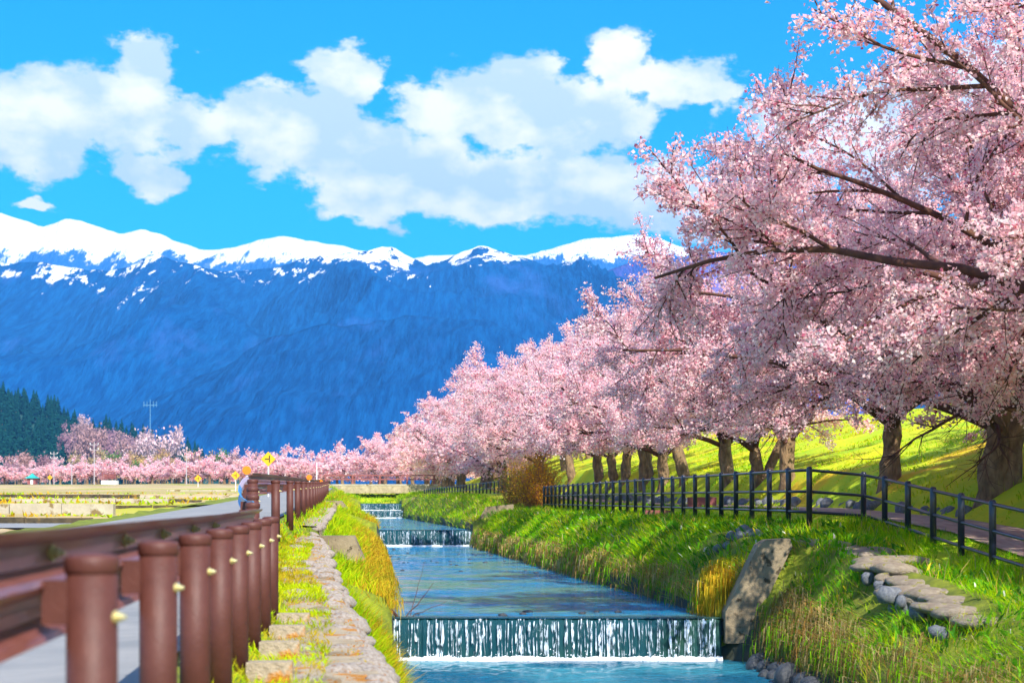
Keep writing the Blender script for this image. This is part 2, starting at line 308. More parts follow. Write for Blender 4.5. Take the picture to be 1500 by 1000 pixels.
def mountain_mat(name, forest, hazed_forest2, bare, snow_lo, snow_hi, patch, bare_lo=0.56):  # forest tones include the blue of distant haze as base colour
    m, N, L = new_mat(name); out = N.new('ShaderNodeOutputMaterial'); p = N.new('ShaderNodeBsdfPrincipled'); L.new(p.outputs[0], out.inputs[0])
    p.inputs['Roughness'].default_value = 0.95; p.inputs['Specular IOR Level'].default_value = 0.05
    tc = N.new('ShaderNodeTexCoord'); sx = N.new('ShaderNodeSeparateXYZ'); L.new(tc.outputs['Object'], sx.inputs[0])
    def nz(s, d, st=(1, 1, 1), r=0.6):
        mp = N.new('ShaderNodeMapping'); mp.inputs['Scale'].default_value = st; L.new(tc.outputs['Object'], mp.inputs[0])
        n = N.new('ShaderNodeTexNoise'); n.inputs['Scale'].default_value = s; n.inputs['Detail'].default_value = d; n.inputs['Roughness'].default_value = r; L.new(mp.outputs[0], n.inputs['Vector']); return n.outputs[0]
    def mrange(v, a, b):
        r = N.new('ShaderNodeMapRange'); L.new(v, r.inputs[0]); r.inputs[1].default_value = a; r.inputs[2].default_value = b; return r.outputs[0]
    def mix(f, a, b):
        x = N.new('ShaderNodeMix'); x.data_type = 'RGBA'; L.new(f, x.inputs[0])
        for s, c in ((6, a), (7, b)):
            if isinstance(c, tuple): x.inputs[s].default_value = (*c, 1)
            else: L.new(c, x.inputs[s])
        return x.outputs[2]
    def mth(op, a, b):
        n = N.new('ShaderNodeMath'); n.operation = op
        for s, c in ((0, a), (1, b)):
            if isinstance(c, (int, float)): n.inputs[s].default_value = c
            else: L.new(c, n.inputs[s])
        return n.outputs[0]
    c = mix(mrange(nz(0.11, 6, (1, 0.06, 0.30), r=0.70), 0.42, 0.60), forest, hazed_forest2)
    c = mix(mrange(nz(0.0040, 9, (1, 0.25, 0.8), r=0.70), bare_lo, bare_lo + 0.12), c, bare)
    hgt = mth('ADD', sx.outputs[2], mth('MULTIPLY', mth('SUBTRACT', nz(0.014, 9, (1, 0.15, 0.6), 0.74), 0.5), patch))
    c = mix(mrange(hgt, snow_lo, snow_hi), c, (0.86, 0.87, 0.90))
    L.new(c, p.inputs['Base Color'])
    b = N.new('ShaderNodeBump'); b.inputs['Strength'].default_value = 0.9; b.inputs['Distance'].default_value = 14; L.new(nz(0.08, 7, (1, 0.08, 0.3)), b.inputs['Height']); L.new(b.outputs[0], p.inputs['Normal'])
    return m

# ------------------------------------------------------------------ terrain heights (camera height is z = 0)
def xc(Y): return np.where(np.asarray(Y, float) < 200, 0.64 - 0.095 * (np.asarray(Y, float) - 25), 0.64 - 0.095 * 175)
FALLS = [(25.0, -2.23, -1.63), (71.0, -1.63, -0.97), (147.0, -0.97, -0.33), (152.0, -0.33, 0.30)]
def W(Y): return -2.23 if Y < 25 else -1.63 if Y < 71 else -0.97 if Y < 147 else -0.33 if Y < 152 else 0.30
def uL(Y): return interp(Y, [(0, -2.34), (25, -2.34), (71, -1.75), (147, -2.0)])
def uR(Y): return interp(Y, [(0, 2.5), (21, 2.6), (24.9, 2.78), (25.1, 2.34), (71, 2.0), (147, 1.5)])
def offL(Y): return interp(Y, [(0, .3), (11, .45), (14.2, .59), (19.8, .81), (30, 1.23), (34.4, 1.46), (75, 1.9), (150, 1.7)])
def capL(Y): return interp(Y, [(0, -1.3), (11, -1.14), (14.2, -1.07), (19.8, -.935), (34, -.6), (34.4, -.42), (75, .15), (75.3, .35), (150, 1.3)])
def GL(Y): return interp(Y, [(0, -.95), (15, -.9), (20, -.62), (27, -.4), (63, .13), (110, .9), (150, 1.6), (200, 2.4)])
def LF(Y): return interp(Y, [(0, -1.1), (50, -.95), (66, -.72), (66.3, -.42), (70, -.30), (70.3, .14), (85, .16), (85.3, .37), (110, .5), (110.3, .79), (160, 1.5), (200, 2.3), (400, 5.2)])
def FB(Y): return interp(Y, [(0, -1.8), (15, -1.38), (23, -.95), (26, -.64), (29, -.38), (50, -.30), (71, -.16), (80, .1), (105, .7), (150, 1.2), (200, 2.2)])
def PT(Y): return interp(Y, [(0, -1.6), (15, -1.2), (23, -.72), (26, -.40), (29, -.24), (36, -.05), (63, .15), (90, .6), (110, 1.1), (150, 1.6), (200, 2.4)])
def TL(Y): return interp(Y, [(0, -.9), (15, -.2), (30, .44), (36, .65), (44, .95), (58, 1.15), (87, 1.8), (130, 2.1), (150, 2.3), (200, 2.8)])
def CR(Y): return interp(Y, [(0, 1.9), (48, 3.05), (85, 4.0), (150, 5.6), (200, 5.6)])
def BT(Y): return interp(Y, [(0, -2.0), (10, -1.5), (15, -1.3), (19, -1.0), (22, -.78), (26, -.50), (29, -.46), (71, -.3), (105, .5), (150, .9), (200, 2.0)])
def bt(Y): return interp(Y, [(0, 1.3), (21, 1.5), (24, 1.15), (25.2, 1.0), (40, 1.1), (71, 1.2), (150, 1.2)])
def ug(Y): return interp(Y, [(16, -3.72), (24, -4.19)])
def far_h(Y): return interp(Y, [(150, 1.5), (200, 2.4), (400, 5.3), (800, 9), (2000, 25), (9000, 60)])
def row_controls(Y):
    w = W(Y); l, r = float(uL(Y)), float(uR(Y)); e = l - float(offL(Y)); c = float(capL(Y)); g = float(ug(Y)); gl = float(GL(Y)); lf = float(LF(Y)); p = float(PT(Y))
    f = float(FB(Y)); cr = float(CR(Y))
    us = [-60, -10.8, -9.2, -8.2, g - .12, min(g + .12, e - .05), e, e + .05, l - .14, l - .03, l, r, r + .03, r + .14, r + float(bt(Y)), 5.0, 5.9, 6.1, 7.6, 7.9, 8.6, 16, 19, 28, 60]
    zs = [lf, lf, gl - .12, gl - .06, gl, c, c, c - .22, w + .28, w - .05, w - .5, w - .5, w - .05, w + .38, float(BT(Y)), f, (f + p) / 2, p, p, p + .22, float(TL(Y)), cr, cr, cr - 3.5, cr - 3.5]
    return us, zs
GU = np.arange(-60, 60.01, 0.1); GY = np.arange(-12, 215.01, 0.25)
GZ = np.zeros((len(GY), len(GU)))
for i, Y in enumerate(GY):
    us, zs = row_controls(max(Y, 0)); z = np.interp(GU, us, zs); k = float(sstep(156, 176, Y)); k2 = float(sstep(165, 205, Y))
    fl = np.interp(GU, [-60, -5, 5, 60], [far_h(max(Y, 150))] * 4)
    inner = np.abs(GU) < 5
    z = np.where(inner, z * (1 - k) + (fl - .55) * k, z); GZ[i] = z * (1 - k2) + fl * k2
def H(X, Y):
    X = np.asarray(X, float); Y = np.asarray(Y, float); u = X - xc(Y)
    a = np.clip((Y + 12) / 0.25, 0, len(GY) - 1.001); b = np.clip((u + 60) / 0.1, 0, len(GU) - 1.001)
    i = a.astype(int); j = b.astype(int); fa = a - i; fb = b - j
    z = (GZ[i, j] * (1 - fb) + GZ[i, j + 1] * fb) * (1 - fa) + (GZ[i + 1, j] * (1 - fb) + GZ[i + 1, j + 1] * fb) * fa
    return np.where(Y > 214, far_h(Y), z)
def Hs(x, y): return float(H(x, y))
def px(x, y, Y): return np.array([(x - 750) / FPX * Y, Y, (HZ - y) / FPX * Y])

# ground sheet: dense along the stream, running out to the mountains
cols = np.unique(np.round(np.concatenate([[-5000, -2500, -1200, -600, -300, -160, -100], np.arange(-60, -14, 3), np.arange(-14, -4.6, .4), np.arange(-4.6, 5.2, .1), np.arange(5.2, 9, .2), np.arange(9, 30, 1.0), [35, 45, 60, 100, 160, 300, 600, 1200, 2500, 5000]]), 3))
rows = np.concatenate([np.arange(-12, 160, .5), np.arange(160, 214, 2), np.geomspace(215, 9000, 40)])
for Yk, *_ in FALLS: rows = np.unique(np.concatenate([rows, [Yk - .03, Yk + .03]]))
UU, YY = np.meshgrid(cols, rows); XX = UU + xc(YY)
ZZ = H(np.clip(UU, -59.5, 59.5) + xc(YY), YY)
ZZ = ZZ + (NZ.fbm(XX * 1.1, YY * 1.1, 4) - .5) * np.interp(np.abs(UU), [4, 9, 60], [.05, .25, .6]) * (np.abs(UU) > 2.9) * ((UU < -9) | (UU > 7.7) | ((UU > 2.9) & (UU < 5.4)))
F = grid_faces(len(rows), len(cols))
uc = (UU[:-1, :-1] + UU[1:, 1:]).ravel() / 2; yc = (YY[:-1, :-1] + YY[1:, 1:]).ravel() / 2
lw = uL(yc) - .1; rw = uR(yc) + .1
idx = np.where((uc > lw) & (uc < rw) & (yc < 158), 2, np.where((uc < -9.5) | (yc > 210), 1, np.where(uc > 5.0, 0, 3)))
idx = np.where((yc > 158) & (yc < 210) & (np.abs(uc) < 9), 0, idx)
g = link('ground', mk_mesh('ground', np.stack([XX, YY, ZZ], -1).reshape(-1, 3), F, [M['turf'], M['field'], M['bed'], M['soil']], idx, smooth=True))
tag(g, 'rising valley ground with grassy stream banks, levee and bare fields', 'ground', kind='structure')

def strip(name, u0, u1, y0, y1, mat, lift, step=0.5, label=None, cat=None, crown=0.0, nu=5):
    ys = np.arange(y0, y1 + .01, step); us = np.linspace(0, 1, nu)
    U = np.stack([np.array([(u0(y) if callable(u0) else u0), (u1(y) if callable(u1) else u1)]) for y in ys])
    u = U[:, :1] * (1 - us) + U[:, 1:] * us; Y = np.repeat(ys[:, None], nu, 1); X = u + xc(Y); Z = H(X, Y) + lift
    o = link(name, mk_mesh(name, np.stack([X, Y, Z], -1).reshape(-1, 3), grid_faces(len(ys), nu), mat, smooth=True)); return tag(o, label, cat, kind='structure')
strip('road', -8.0, lambda y: ug(y) - .35, -10, 200, M['asphalt'], .03, label='grey asphalt road running up the valley behind the brown guardrails', cat='road')
strip('side_road', -34, -8.2, 59, 65.5, M['asphalt'], .10, label='pale side road joining from the terraced fields', cat='road', nu=20)
strip('footpath', 6.15, 7.55, 8, 150, M['path'], .02, label='brown footpath between the dark fence and the cherry trees', cat='path')

# ------------------------------------------------------------------ mountains
def mountain(name, Yf, Yc, crest_px, mat, seed, x0, x1, nx, nt, z0, gul, label, freq=1 / 420.0, powr=1.15):
    X = np.linspace(x0, x1, nx); t = np.concatenate([np.linspace(0, 1, nt), [1.04, 1.12, 1.3]])
    cp = np.array(crest_px, float); crest = (HZ - np.interp(750 + FPX * X / Yc, cp[:, 0], cp[:, 1])) / FPX * Yc
    crest = crest + (NZ.fbm(X * freq * 6, X * 0 + seed, 4) - .5) * 26
    T, XX = np.meshgrid(t, X, indexing='ij'); Y = Yf + (Yc - Yf) * T
    n = VN(seed)
    warp = (n.fbm(XX * freq * .5, T * 1.6 + 9, 3) - .5) * 500
    rid = n.ridged((XX + warp) * freq, T * .9, 4, 0.5)
    big = n.fbm((XX + warp) * freq * .45 + 31, T * 1.1 + 3, 4)
    Tc = np.clip(T, 0, 1); Zb = z0 + (crest[None] - z0) * Tc ** powr
    Z = Zb + (rid - .62) * gul * np.sin(np.pi * np.clip(Tc, 0, 1)) ** .8 + (big - .5) * gul * 0.9 * np.sin(np.pi * Tc) - np.maximum(T - 1, 0) * 1400
    Z = Z + (n.fbm(XX / 22, Y / 90, 3) - .5) * 14 * np.sin(np.pi * np.clip(Tc, .02, .98)) ** .5
    o = link(name, mk_mesh(name, np.stack([XX, Y, Z], -1).reshape(-1, 3), grid_faces(len(t), nx), mat, smooth=True))
    return tag(o, label, 'mountain', kind='structure')
M['mt_mid'] = mountain_mat('forest_mountain', (0.001, 0.045, 0.18), (0.003, 0.080, 0.26), (0.025, 0.09, 0.31), 552, 566, 900)  # blue of the haze is mixed into these woodland base colours
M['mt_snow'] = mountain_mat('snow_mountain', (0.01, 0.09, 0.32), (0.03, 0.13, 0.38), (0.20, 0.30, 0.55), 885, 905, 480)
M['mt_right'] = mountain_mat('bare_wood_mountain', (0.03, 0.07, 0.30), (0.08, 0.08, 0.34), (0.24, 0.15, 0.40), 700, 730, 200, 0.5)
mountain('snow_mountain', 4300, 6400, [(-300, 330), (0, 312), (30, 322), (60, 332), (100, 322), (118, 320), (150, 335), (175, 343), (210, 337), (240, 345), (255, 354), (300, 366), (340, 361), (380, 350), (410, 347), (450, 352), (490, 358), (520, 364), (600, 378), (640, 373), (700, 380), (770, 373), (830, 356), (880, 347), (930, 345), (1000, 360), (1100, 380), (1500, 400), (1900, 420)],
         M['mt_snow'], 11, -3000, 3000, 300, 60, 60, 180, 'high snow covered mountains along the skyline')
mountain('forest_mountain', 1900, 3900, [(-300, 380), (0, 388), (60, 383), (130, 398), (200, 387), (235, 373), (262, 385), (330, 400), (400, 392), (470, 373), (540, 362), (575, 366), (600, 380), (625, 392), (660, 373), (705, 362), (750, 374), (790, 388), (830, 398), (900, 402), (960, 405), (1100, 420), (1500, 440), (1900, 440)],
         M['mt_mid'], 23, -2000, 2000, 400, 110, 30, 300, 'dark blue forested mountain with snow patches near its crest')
M['mt_spur'] = mountain_mat('forest_spur', (0.001, 0.040, 0.16), (0.003, 0.072, 0.24), (0.02, 0.08, 0.28), 900, 920, 100)  # spur woodland also has haze blue painted into its colour
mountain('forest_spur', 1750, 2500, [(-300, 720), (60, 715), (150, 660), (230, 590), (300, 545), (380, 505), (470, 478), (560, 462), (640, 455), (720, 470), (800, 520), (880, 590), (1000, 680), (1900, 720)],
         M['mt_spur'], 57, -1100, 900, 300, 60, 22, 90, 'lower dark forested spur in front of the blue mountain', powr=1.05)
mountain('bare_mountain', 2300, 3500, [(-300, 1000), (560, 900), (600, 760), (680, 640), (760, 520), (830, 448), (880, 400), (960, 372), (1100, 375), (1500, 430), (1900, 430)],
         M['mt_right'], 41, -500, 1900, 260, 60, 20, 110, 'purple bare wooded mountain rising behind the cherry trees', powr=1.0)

# wooded knoll at the foot of the mountains
KN = VN(77)
def knoll_h(X, Y):
    c = (HZ - np.interp(750 + FPX * X / 1350.0, [-500, -100, 0, 60, 110, 160, 230, 300, 420], [560, 600, 602, 618, 640, 650, 672, 690, 712])) / FPX * 1350
    return np.where(Y < 1350, far_h(Y) * 0 + 12 + (c - 12) * sstep(950, 1350, Y), c) + (KN.fbm(X / 60, Y / 60, 3) - .5) * 10
kx = np.linspace(-700, -170, 80); ky = np.linspace(930, 1700, 60); KY, KX = np.meshgrid(ky, kx, indexing='ij')
M['knollturf'] = solid('woodland_floor', (0.008, 0.05, 0.035), (0.02, 0.07, 0.05), 0.95, 0.05)
tag(link('wooded_hill', mk_mesh('wooded_hill', np.stack([KX, KY, knoll_h(KX, KY)], -1).reshape(-1, 3), grid_faces(60, 80), M['knollturf'], smooth=True)), 'low wooded hill at the foot of the mountain', 'hill', kind='structure')

# ------------------------------------------------------------------ water
def pool(y0, y1, z, mat, label):
    fine = {-2.23: (300, 120, .035, 2.6), -1.63: (560, 60, .016, 1.7)}.get(z, (60, 24, .012, 1.2)); ny, nu = fine[:2]
    ys = np.linspace(max(y0, 12), y1, ny); us = np.linspace(0, 1, nu)
    l = uL(ys) - .10; r = uR(ys) + .10
    U = l[:, None] * (1 - us) + r[:, None] * us; Y = np.repeat(ys[:, None], nu, 1); X = U + xc(Y); q = fine[3]
    Zw = z + (NZ.fbm(X * q, Y * q * .9, 3) - .5) * 2 * fine[2] * np.clip((y1 - Y) / .6, .2, 1) * np.clip((Y - y0) / .6, .1, 1)
    o = link('water', mk_mesh('water', np.stack([X, Y, Zw], -1).reshape(-1, 3), grid_faces(ny, nu), mat, smooth=True))
    return tag(o, label, 'water', kind='structure')
pool(-10, 24.93, -2.23, M['water_near'], 'churned pool below the nearest weir')
pool(25, 70.93, -1.63, M['water'], 'long blue pool between the nearest weir and the second weir')
pool(71, 146.93, -.97, M['water'], 'narrow pool above the second weir')
pool(147, 151.93, -.33, M['water'], 'short step of water between the two farthest weirs')
pool(152, 163, .30, M['water'], 'farthest water above the last weir')

def waterfall(Y, zb, zt, label, dens, seed):
    r = np.random.default_rng(seed); l = float(uL(Y + .2)) + float(xc(Y)) - .08; rr = float(uR(Y + .2)) + float(xc(Y)) + .08; w = rr - l
    root = tag(empty('waterfall', ((l + rr) / 2, Y, zb)), label, 'waterfall', 'weirs stepping down the stream', 'structure')
    oy, oz, ox = Y, zb, (l + rr) / 2; h = zt - zb
    mb = MB(); mb.box((0, .30, h / 2 - .25), (w + .3, .36, h + .42)); mb.build('weir_wall', M['wetstone'], root)
    # corrugated sheet of water curling over the lip
    n = max(30, int(w * 26)); x = np.linspace(-w / 2, w / 2, n); prof = [(.30, .012), (.08, .010), (.0, -.03), (-.05, -.12), (-.075, -.30 * h / .6), (-.09, -.45 * h / .6), (-.10, -h - .03)]
    rip = .018 * np.sin(x * 31 + 2 * np.sin(x * 7)) + .012 * r.normal(size=n)
    V = np.array([[xi, p[0] - (rip[i] if k > 1 else 0), h + p[1] + (0 if k < 2 else 0)] for k, p in enumerate(prof) for i, xi in enumerate(x)])
    link('water_sheet', mk_mesh('water_sheet', V, grid_faces(len(prof), n), M['fall'], smooth=True), root)
    # loose bright strands
    VV = []; FF = []; c = 0
    for q in range(int(w * dens * 1.15)):
        x0 = r.uniform(-w / 2 + .03, w / 2 - .03)
        if NZ.fbm(x0 * 2.2 + seed * 7, 1.5, 3) < r.uniform(.22, .52): continue
        wd = r.choice([.003, .005, .009, .018], p=[.42, .36, .16, .06]) * (1 + (dens < 24) * .9); top = r.uniform(0, .25) ** 1.5 * 1.2 * h; bot = h * (1 if r.random() < .7 else r.uniform(.5, .95)); out = r.uniform(.02, .05)
        ts = np.linspace(top, bot, 6); wob = np.cumsum(r.normal(0, .006, 6))
        for k, tz in enumerate(ts):
            f = tz / h; yy = -.03 - .085 * math.sqrt(max(f, 0.01)) - out; hw = wd * (.6 + .8 * r.random())
            VV += [[x0 + wob[k] - hw, yy + .006, h - tz], [x0 + wob[k], yy - .008, h - tz], [x0 + wob[k] + hw, yy + .006, h - tz]]
        for k in range(5):
            a = c + 3 * k; FF += [[a, a + 1, a + 4, a + 3], [a + 1, a + 2, a + 5, a + 4]]
        c += 18
    tag(link('water_strands', mk_mesh('water_strands', VV, np.array(FF), M['strand'], smooth=True), root), kind='stuff')
    # foam rolled up along the foot of the fall
    nx = int(w * 30); nv = 9; xs = np.linspace(-w / 2, w / 2, nx); a = np.linspace(0, math.pi, nv)
    wid = .05 + .06 * NZ.fbm(xs * 3 + seed, xs * 0, 3); hg = .025 + .06 * NZ.fbm(xs * 5, xs * 0 + seed, 3)
    Vf = np.stack([np.repeat(xs[:, None], nv, 1), -.16 - wid[:, None] * np.cos(a) * 1.3, np.sin(a) * hg[:, None] * (.7 + .6 * r.random((nx, nv))) - .01], -1)
    sp = MB()
    for q in range(int(w * 22)):
        sz = r.uniform(.006, .016) * (1 + (dens < 24)); sp.box((r.uniform(-w / 2, w / 2), -.16 - abs(r.normal(0, .10)), abs(r.normal(0, .07)) + .02), (sz, sz, sz), r.random() * 3)
    tag(sp.build('splash', M['foam'], root), kind='stuff')
    link('foam', mk_mesh('foam', Vf.reshape(-1, 3), grid_faces(nx, nv), M['foam'], smooth=True), root)
for k, (Y, zb, zt) in enumerate(FALLS):
    waterfall(Y, zb, zt, ['nearest and widest waterfall streaming over a weir', 'second waterfall over a weir farther up the stream', 'lower step of the far double waterfall', 'upper step of the far double waterfall'][k], [40, 30, 17, 16][k], 5 + k)
smesh = [blob_mesh('river_stone', M['wetstone'], 90 + k, 1, (1, .8, .45)) for k in range(4)]
for k in range(46):
    Y = random.choice([random.uniform(42, 66), random.uniform(48, 60), random.uniform(25.2, 40), random.uniform(76, 120)]); u = random.uniform(float(uL(Y)) + .2, float(uR(Y)) - .3)
    if Y < 41: Y = random.uniform(25.2, 26.5)
    o = link('river_stone', smesh[k % 4], None, (u + float(xc(Y)), Y, W(Y) + .005), (0, 0, random.random() * 6), random.uniform(.04, .09))
    tag(o, 'small dark stone breaking the surface of the stream pool', 'stone', 'stones breaking the water surface')

# ------------------------------------------------------------------ sweep for rails
def sweep(mb, prof, pts, tilt=None):
    P = np.asarray(pts, float); T = np.gradient(P, axis=0); T[:, 2] = 0; T /= np.linalg.norm(T, axis=1)[:, None]
    Nn = np.stack([T[:, 1], -T[:, 0], np.zeros(len(T))], 1)       # to the right of the run
    V = []
    for k in range(len(P)):
        for (n, z) in prof: V.append(P[k] + Nn[k] * n + np.array([0, 0, z]))
    m = len(prof); mb.add(V, quad_strip(len(P), m))
    b = mb.n - len(V); mb.f.setdefault(m, []).append(np.array([[b + k for k in range(m)][::-1]])); e = mb.n - m; mb.f[m].append(np.array([[e + k for k in range(m)]]))
wb = [(0, .155), (-.012, .135), (-.075, .105), (-.085, .075), (-.075, .045), (-.012, .018), (0, 0), (-.012, -.018), (-.075, -.045), (-.085, -.075), (-.075, -.105), (-.012, -.135), (0, -.155)]
WBEAM = [(n, z) for n, z in wb] + [(n + .012, z) for n, z in wb[::-1]]
POSTR = .07
def post_prof(h): return [(POSTR, -.25), (POSTR, h - .05)]
pm_cache = {}
def post_mesh(h):
    if 'post' not in pm_cache:
        mb = MB(); mb.lathe([(POSTR, 0), (POSTR, .95)], n=20); pm_cache['post'] = mb.mesh('post', M['brown'], True)
        mb = MB(); mb.lathe([(POSTR + .002, -.035), (POSTR + .005, -.03), (POSTR + .006, .0), (POSTR + .002, .010), (.055, .018), (.02, .021)], n=20); pm_cache['cap'] = mb.mesh('post_cap', M['brown'], True)
        mb = MB(); mb.tube([(-.02, 0, 0), (.012, 0, 0)], .026, 12); mb.tube([(.012, 0, 0), (.03, 0, 0)], .018, 6); mb.tube([(.03, 0, 0), (.045, 0, 0)], .009, 8); pm_cache['bolt'] = mb.mesh('bolt', M['bolt'])
        mb = MB(); mb.box((0, 0, 0), (.30, .17, .28), taper=.95); pm_cache['footing'] = mb.mesh('footing', M['coping'])
        mb = MB(); mb.box((0, 0, 0), (.09, .07, .12)); pm_cache['bracket'] = mb.mesh('bracket', M['brown'])
    return pm_cache
def add_post(root, base, p, top, footing=False):
    c = post_mesh(0); bx, by, bz = base
    o = link('post', c['post'], root, (p[0] - bx, p[1] - by, top - .97 - bz))
    link('post_cap', c['cap'], o, (0, 0, .955))
    link('bolt', c['bolt'], o, (POSTR - .006, -.012, .80), None, .75)
    link('bracket', c['bracket'], o, (-.085, 0, .84))
    if footing: link('footing', c['footing'], o, (.20, .02, -.02), (0, 0, .095))
    return o
# nearest guardrail
GD = -0.0942
def gx(Y): return -1.154 + GD * (Y - 4.67)
base = np.array([gx(4.7), 4.7, -.93])
near = tag(empty('guardrail', base), 'brown steel guardrail filling the lower left corner, closest to the viewer', 'guardrail', 'brown guardrails beside the road')
def topz(Y): return float(interp(Y, [(0, -.135), (4.7, -.132), (11, -.118), (15.2, -.09)]))
for k in range(8):
    Y = 4.7 + 1.5 * k + (.0, .12, .1, .05, 0, 0, 0, -.1)[k]; add_post(near, base, (gx(Y), Y), topz(Y), footing=(k >= 3))
ys = np.arange(.6, 16.6, .4); mb = MB(); sweep(mb, WBEAM, [(gx(Y) - .135 - base[0], Y - base[1], topz(Y) - .085 - base[2]) for Y in ys]); mb.build('beam', M['rail_brown'], near)
for Y in (3.2, 5.2, 6.9, 8.3, 9.9, 11.4):
    for dz in (.075, -.075): link('splice_bolt', post_mesh(0)['bolt'], near, (gx(Y) - .135 - base[0] + (-.07), Y - base[1], topz(Y) - .085 + dz - base[2]))
# second guardrail, higher up beyond the gap
def g2x(Y): return float(xc(Y)) + float(interp(Y, [(17, -3.98), (23, -4.35), (27, -4.19)]))
base2 = np.array([g2x(27), 27, -.4])
rail2 = tag(empty('guardrail', base2), 'brown guardrail on higher ground with blue striped curved end and orange reflector', 'guardrail', 'brown guardrails beside the road')
def top2(Y): return float(interp(Y, [(17, .04), (19, .13), (21, .24), (23, .37), (27, .42), (63, .90), (110, 1.7), (130, 2.1)]))
for Y in (17, 19, 21, 23.2): add_post(rail2, base2, (-.152 * Y - .0, Y), top2(Y))
for Y in [27, 33.5, 38.3, 43] + list(np.arange(47.5, 92, 4.2)): add_post(rail2, base2, (g2x(Y), Y), top2(Y))
ys = np.concatenate([[24.6, 25.5], np.arange(27, 92, 1.5)]); mb = MB(); sweep(mb, WBEAM, [(g2x(Y) - .135 - base2[0], Y - base2[1], top2(Y) - .06 - base2[2]) for Y in ys]); mb.build('beam', M['rail_brown'], rail2)
flat = [(0, .07), (-.03, .03), (-.03, -.03), (0, -.07), (.012, -.07), (-.018, -.03), (-.018, .03), (.012, .07)]
endp = [px(368, 707, 25.2), px(362, 704, 24.6), px(356, 709, 23.6), px(351, 718, 22.2), px(350, 727, 20.9), px(354, 736, 19.6), px(362, 742, 18.6), px(371, 743, 18)]
for nm, pts, mt in (('end_terminal', endp[:4], M['terminal']), ('reflective_tape', endp[3:], M['blue_tape'])):
    mb = MB(); sweep(mb, flat, np.array(pts) - base2); mb.build(nm, mt, rail2)
def disc_mesh(r, mat, nm='reflector'):
    mb = MB(); mb.tube([(0, -.012, 0), (0, .012, 0)], r, 24); return mb.mesh(nm, mat)
def delineator(px_, py_, Y, r, label, zb):
    c = px(px_, py_, Y); root = tag(empty('delineator', (c[0], c[1], zb)), label, 'delineator', 'orange reflectors along the guardrail')
    link('reflector', disc_mesh(r, M['orange']), root, (0, 0, c[2] - zb)); mb = MB(); mb.tube([(0, .03, 0), (0, .03, c[2] - zb + r * .5)], .025, 10); mb.build('pole', M['white'], root)
delineator(361.5, 688.5, 24.6, .062, 'round orange reflector on a white stem above the guardrail end', .10)
delineator(453, 699, 52, .085, 'smaller orange reflector above the middle of the far guardrail', .40)
delineator(470, 705, 75, .085, 'smallest orange reflector at the far end of the guardrail', .80)

# ------------------------------------------------------------------ left stone-edged wall with coping
wall = tag(empty('stone_wall', (float(xc(15)) - 3, 15, -1.1)), 'mossy stone retaining wall with pale rounded edge stones beside the guardrail', 'stone wall')
wb0 = np.array(wall.location)
def coping(y0, y1, nm='coping'):
    ys = np.arange(y0, y1 + .01, .25); V = []
    for Y in ys:
        e = float(uL(Y)) - float(offL(Y)); g_ = min(float(ug(Y)) + .10, e - .12); c = float(capL(Y))
        for (u, z) in ((g_, c + .02), (g_ * .66 + e * .34, c + .035 + .02 * NZ.at(Y * 2, 3)), (g_ * .33 + e * .67, c + .03 + .02 * NZ.at(Y * 2, 7)), (e - .02, c + .03), (e + .03, c - .05), (e + .10, c - .35)):
            V.append([u + float(xc(Y)), Y, z])
    V = np.array(V) - wb0
    link(nm, mk_mesh(nm, V, grid_faces(len(ys), 6), M['coping'], smooth=False), wall)
coping(2, 33.8); coping(34.5, 74.6)
es = [blob_mesh('edge_stone', M['stone'], 200 + k, 2, (1, .62, .5), .35) for k in range(6)]
Y = 8.2; k = 0
while Y < 60:
    e = float(uL(Y)) - float(offL(Y)); s = random.uniform(.08, .17) * (1 if Y < 34 else .9)
    link('edge_stone', es[k % 6], wall, (e + float(xc(Y)) - .02 + random.uniform(-.07, .04) - wb0[0], Y - wb0[1], float(capL(Y)) - .03 - wb0[2]), (random.uniform(-.2, .2), random.uniform(.1, .5), random.uniform(-.3, .3)), s)
    Y += s * random.uniform(1.2, 2.3); k += 1
fl = [blob_mesh('flat_stone', [M['coping'], M['stone']][k % 2], 240 + k, 2, (1, .75, .28), .5) for k in range(5)]
for k in range(110):
    Y = random.uniform(8.5, 33); e = float(uL(Y)) - float(offL(Y)); g_ = min(float(ug(Y)) + .10, e - .12); u = random.uniform(g_ + .1, e - .1)
    link('flat_stone', fl[k % 5], wall, (u + float(xc(Y)) - wb0[0], Y - wb0[1], float(capL(Y)) + .03 - wb0[2]), (0, 0, random.uniform(-.5, .5)), random.uniform(.07, .17))

# concrete wing walls running down the banks
def fin(name, Y, poly, th, label, mat='fin'):
    P = np.array(poly); b = P[np.argmin(P[:, 1])]; mb = MB(); mb.prism([(x - b[0], z - b[1]) for x, z in poly][::-1], -th / 2, th / 2)
    return tag(mb.build(name, M[mat], None, (b[0], Y, b[1])), label, 'wing wall', 'concrete wing walls on the stream banks')
def pp(pts, Y): return [tuple(px(x, y, Y)[[0, 2]]) for x, y in pts]
fin('wing_wall', 34.2, pp([(452, 784), (519, 784), (557, 872), (560, 905), (452, 905)], 34.2), .45, 'sloping concrete wing wall between grass on the guardrail side')
fin('wing_wall', 75, pp([(478, 733), (500, 733), (523, 760), (523, 775), (478, 775)], 75), .6, 'second concrete wing wall farther up the guardrail side')
fin('wing_wall', 110, pp([(480, 722), (490, 722), (505, 745), (505, 755), (480, 755)], 110), .6, 'third small concrete wing wall near the far bridge')
fin('wing_wall', 25.0, pp([(1108, 797), (1119, 790), (1154, 788), (1157, 800), (1112, 893), (1106, 940), (1060, 940), (1060, 895)], 25.0), .45, 'weathered concrete wing wall sloping down the fence side bank by the nearest waterfall')
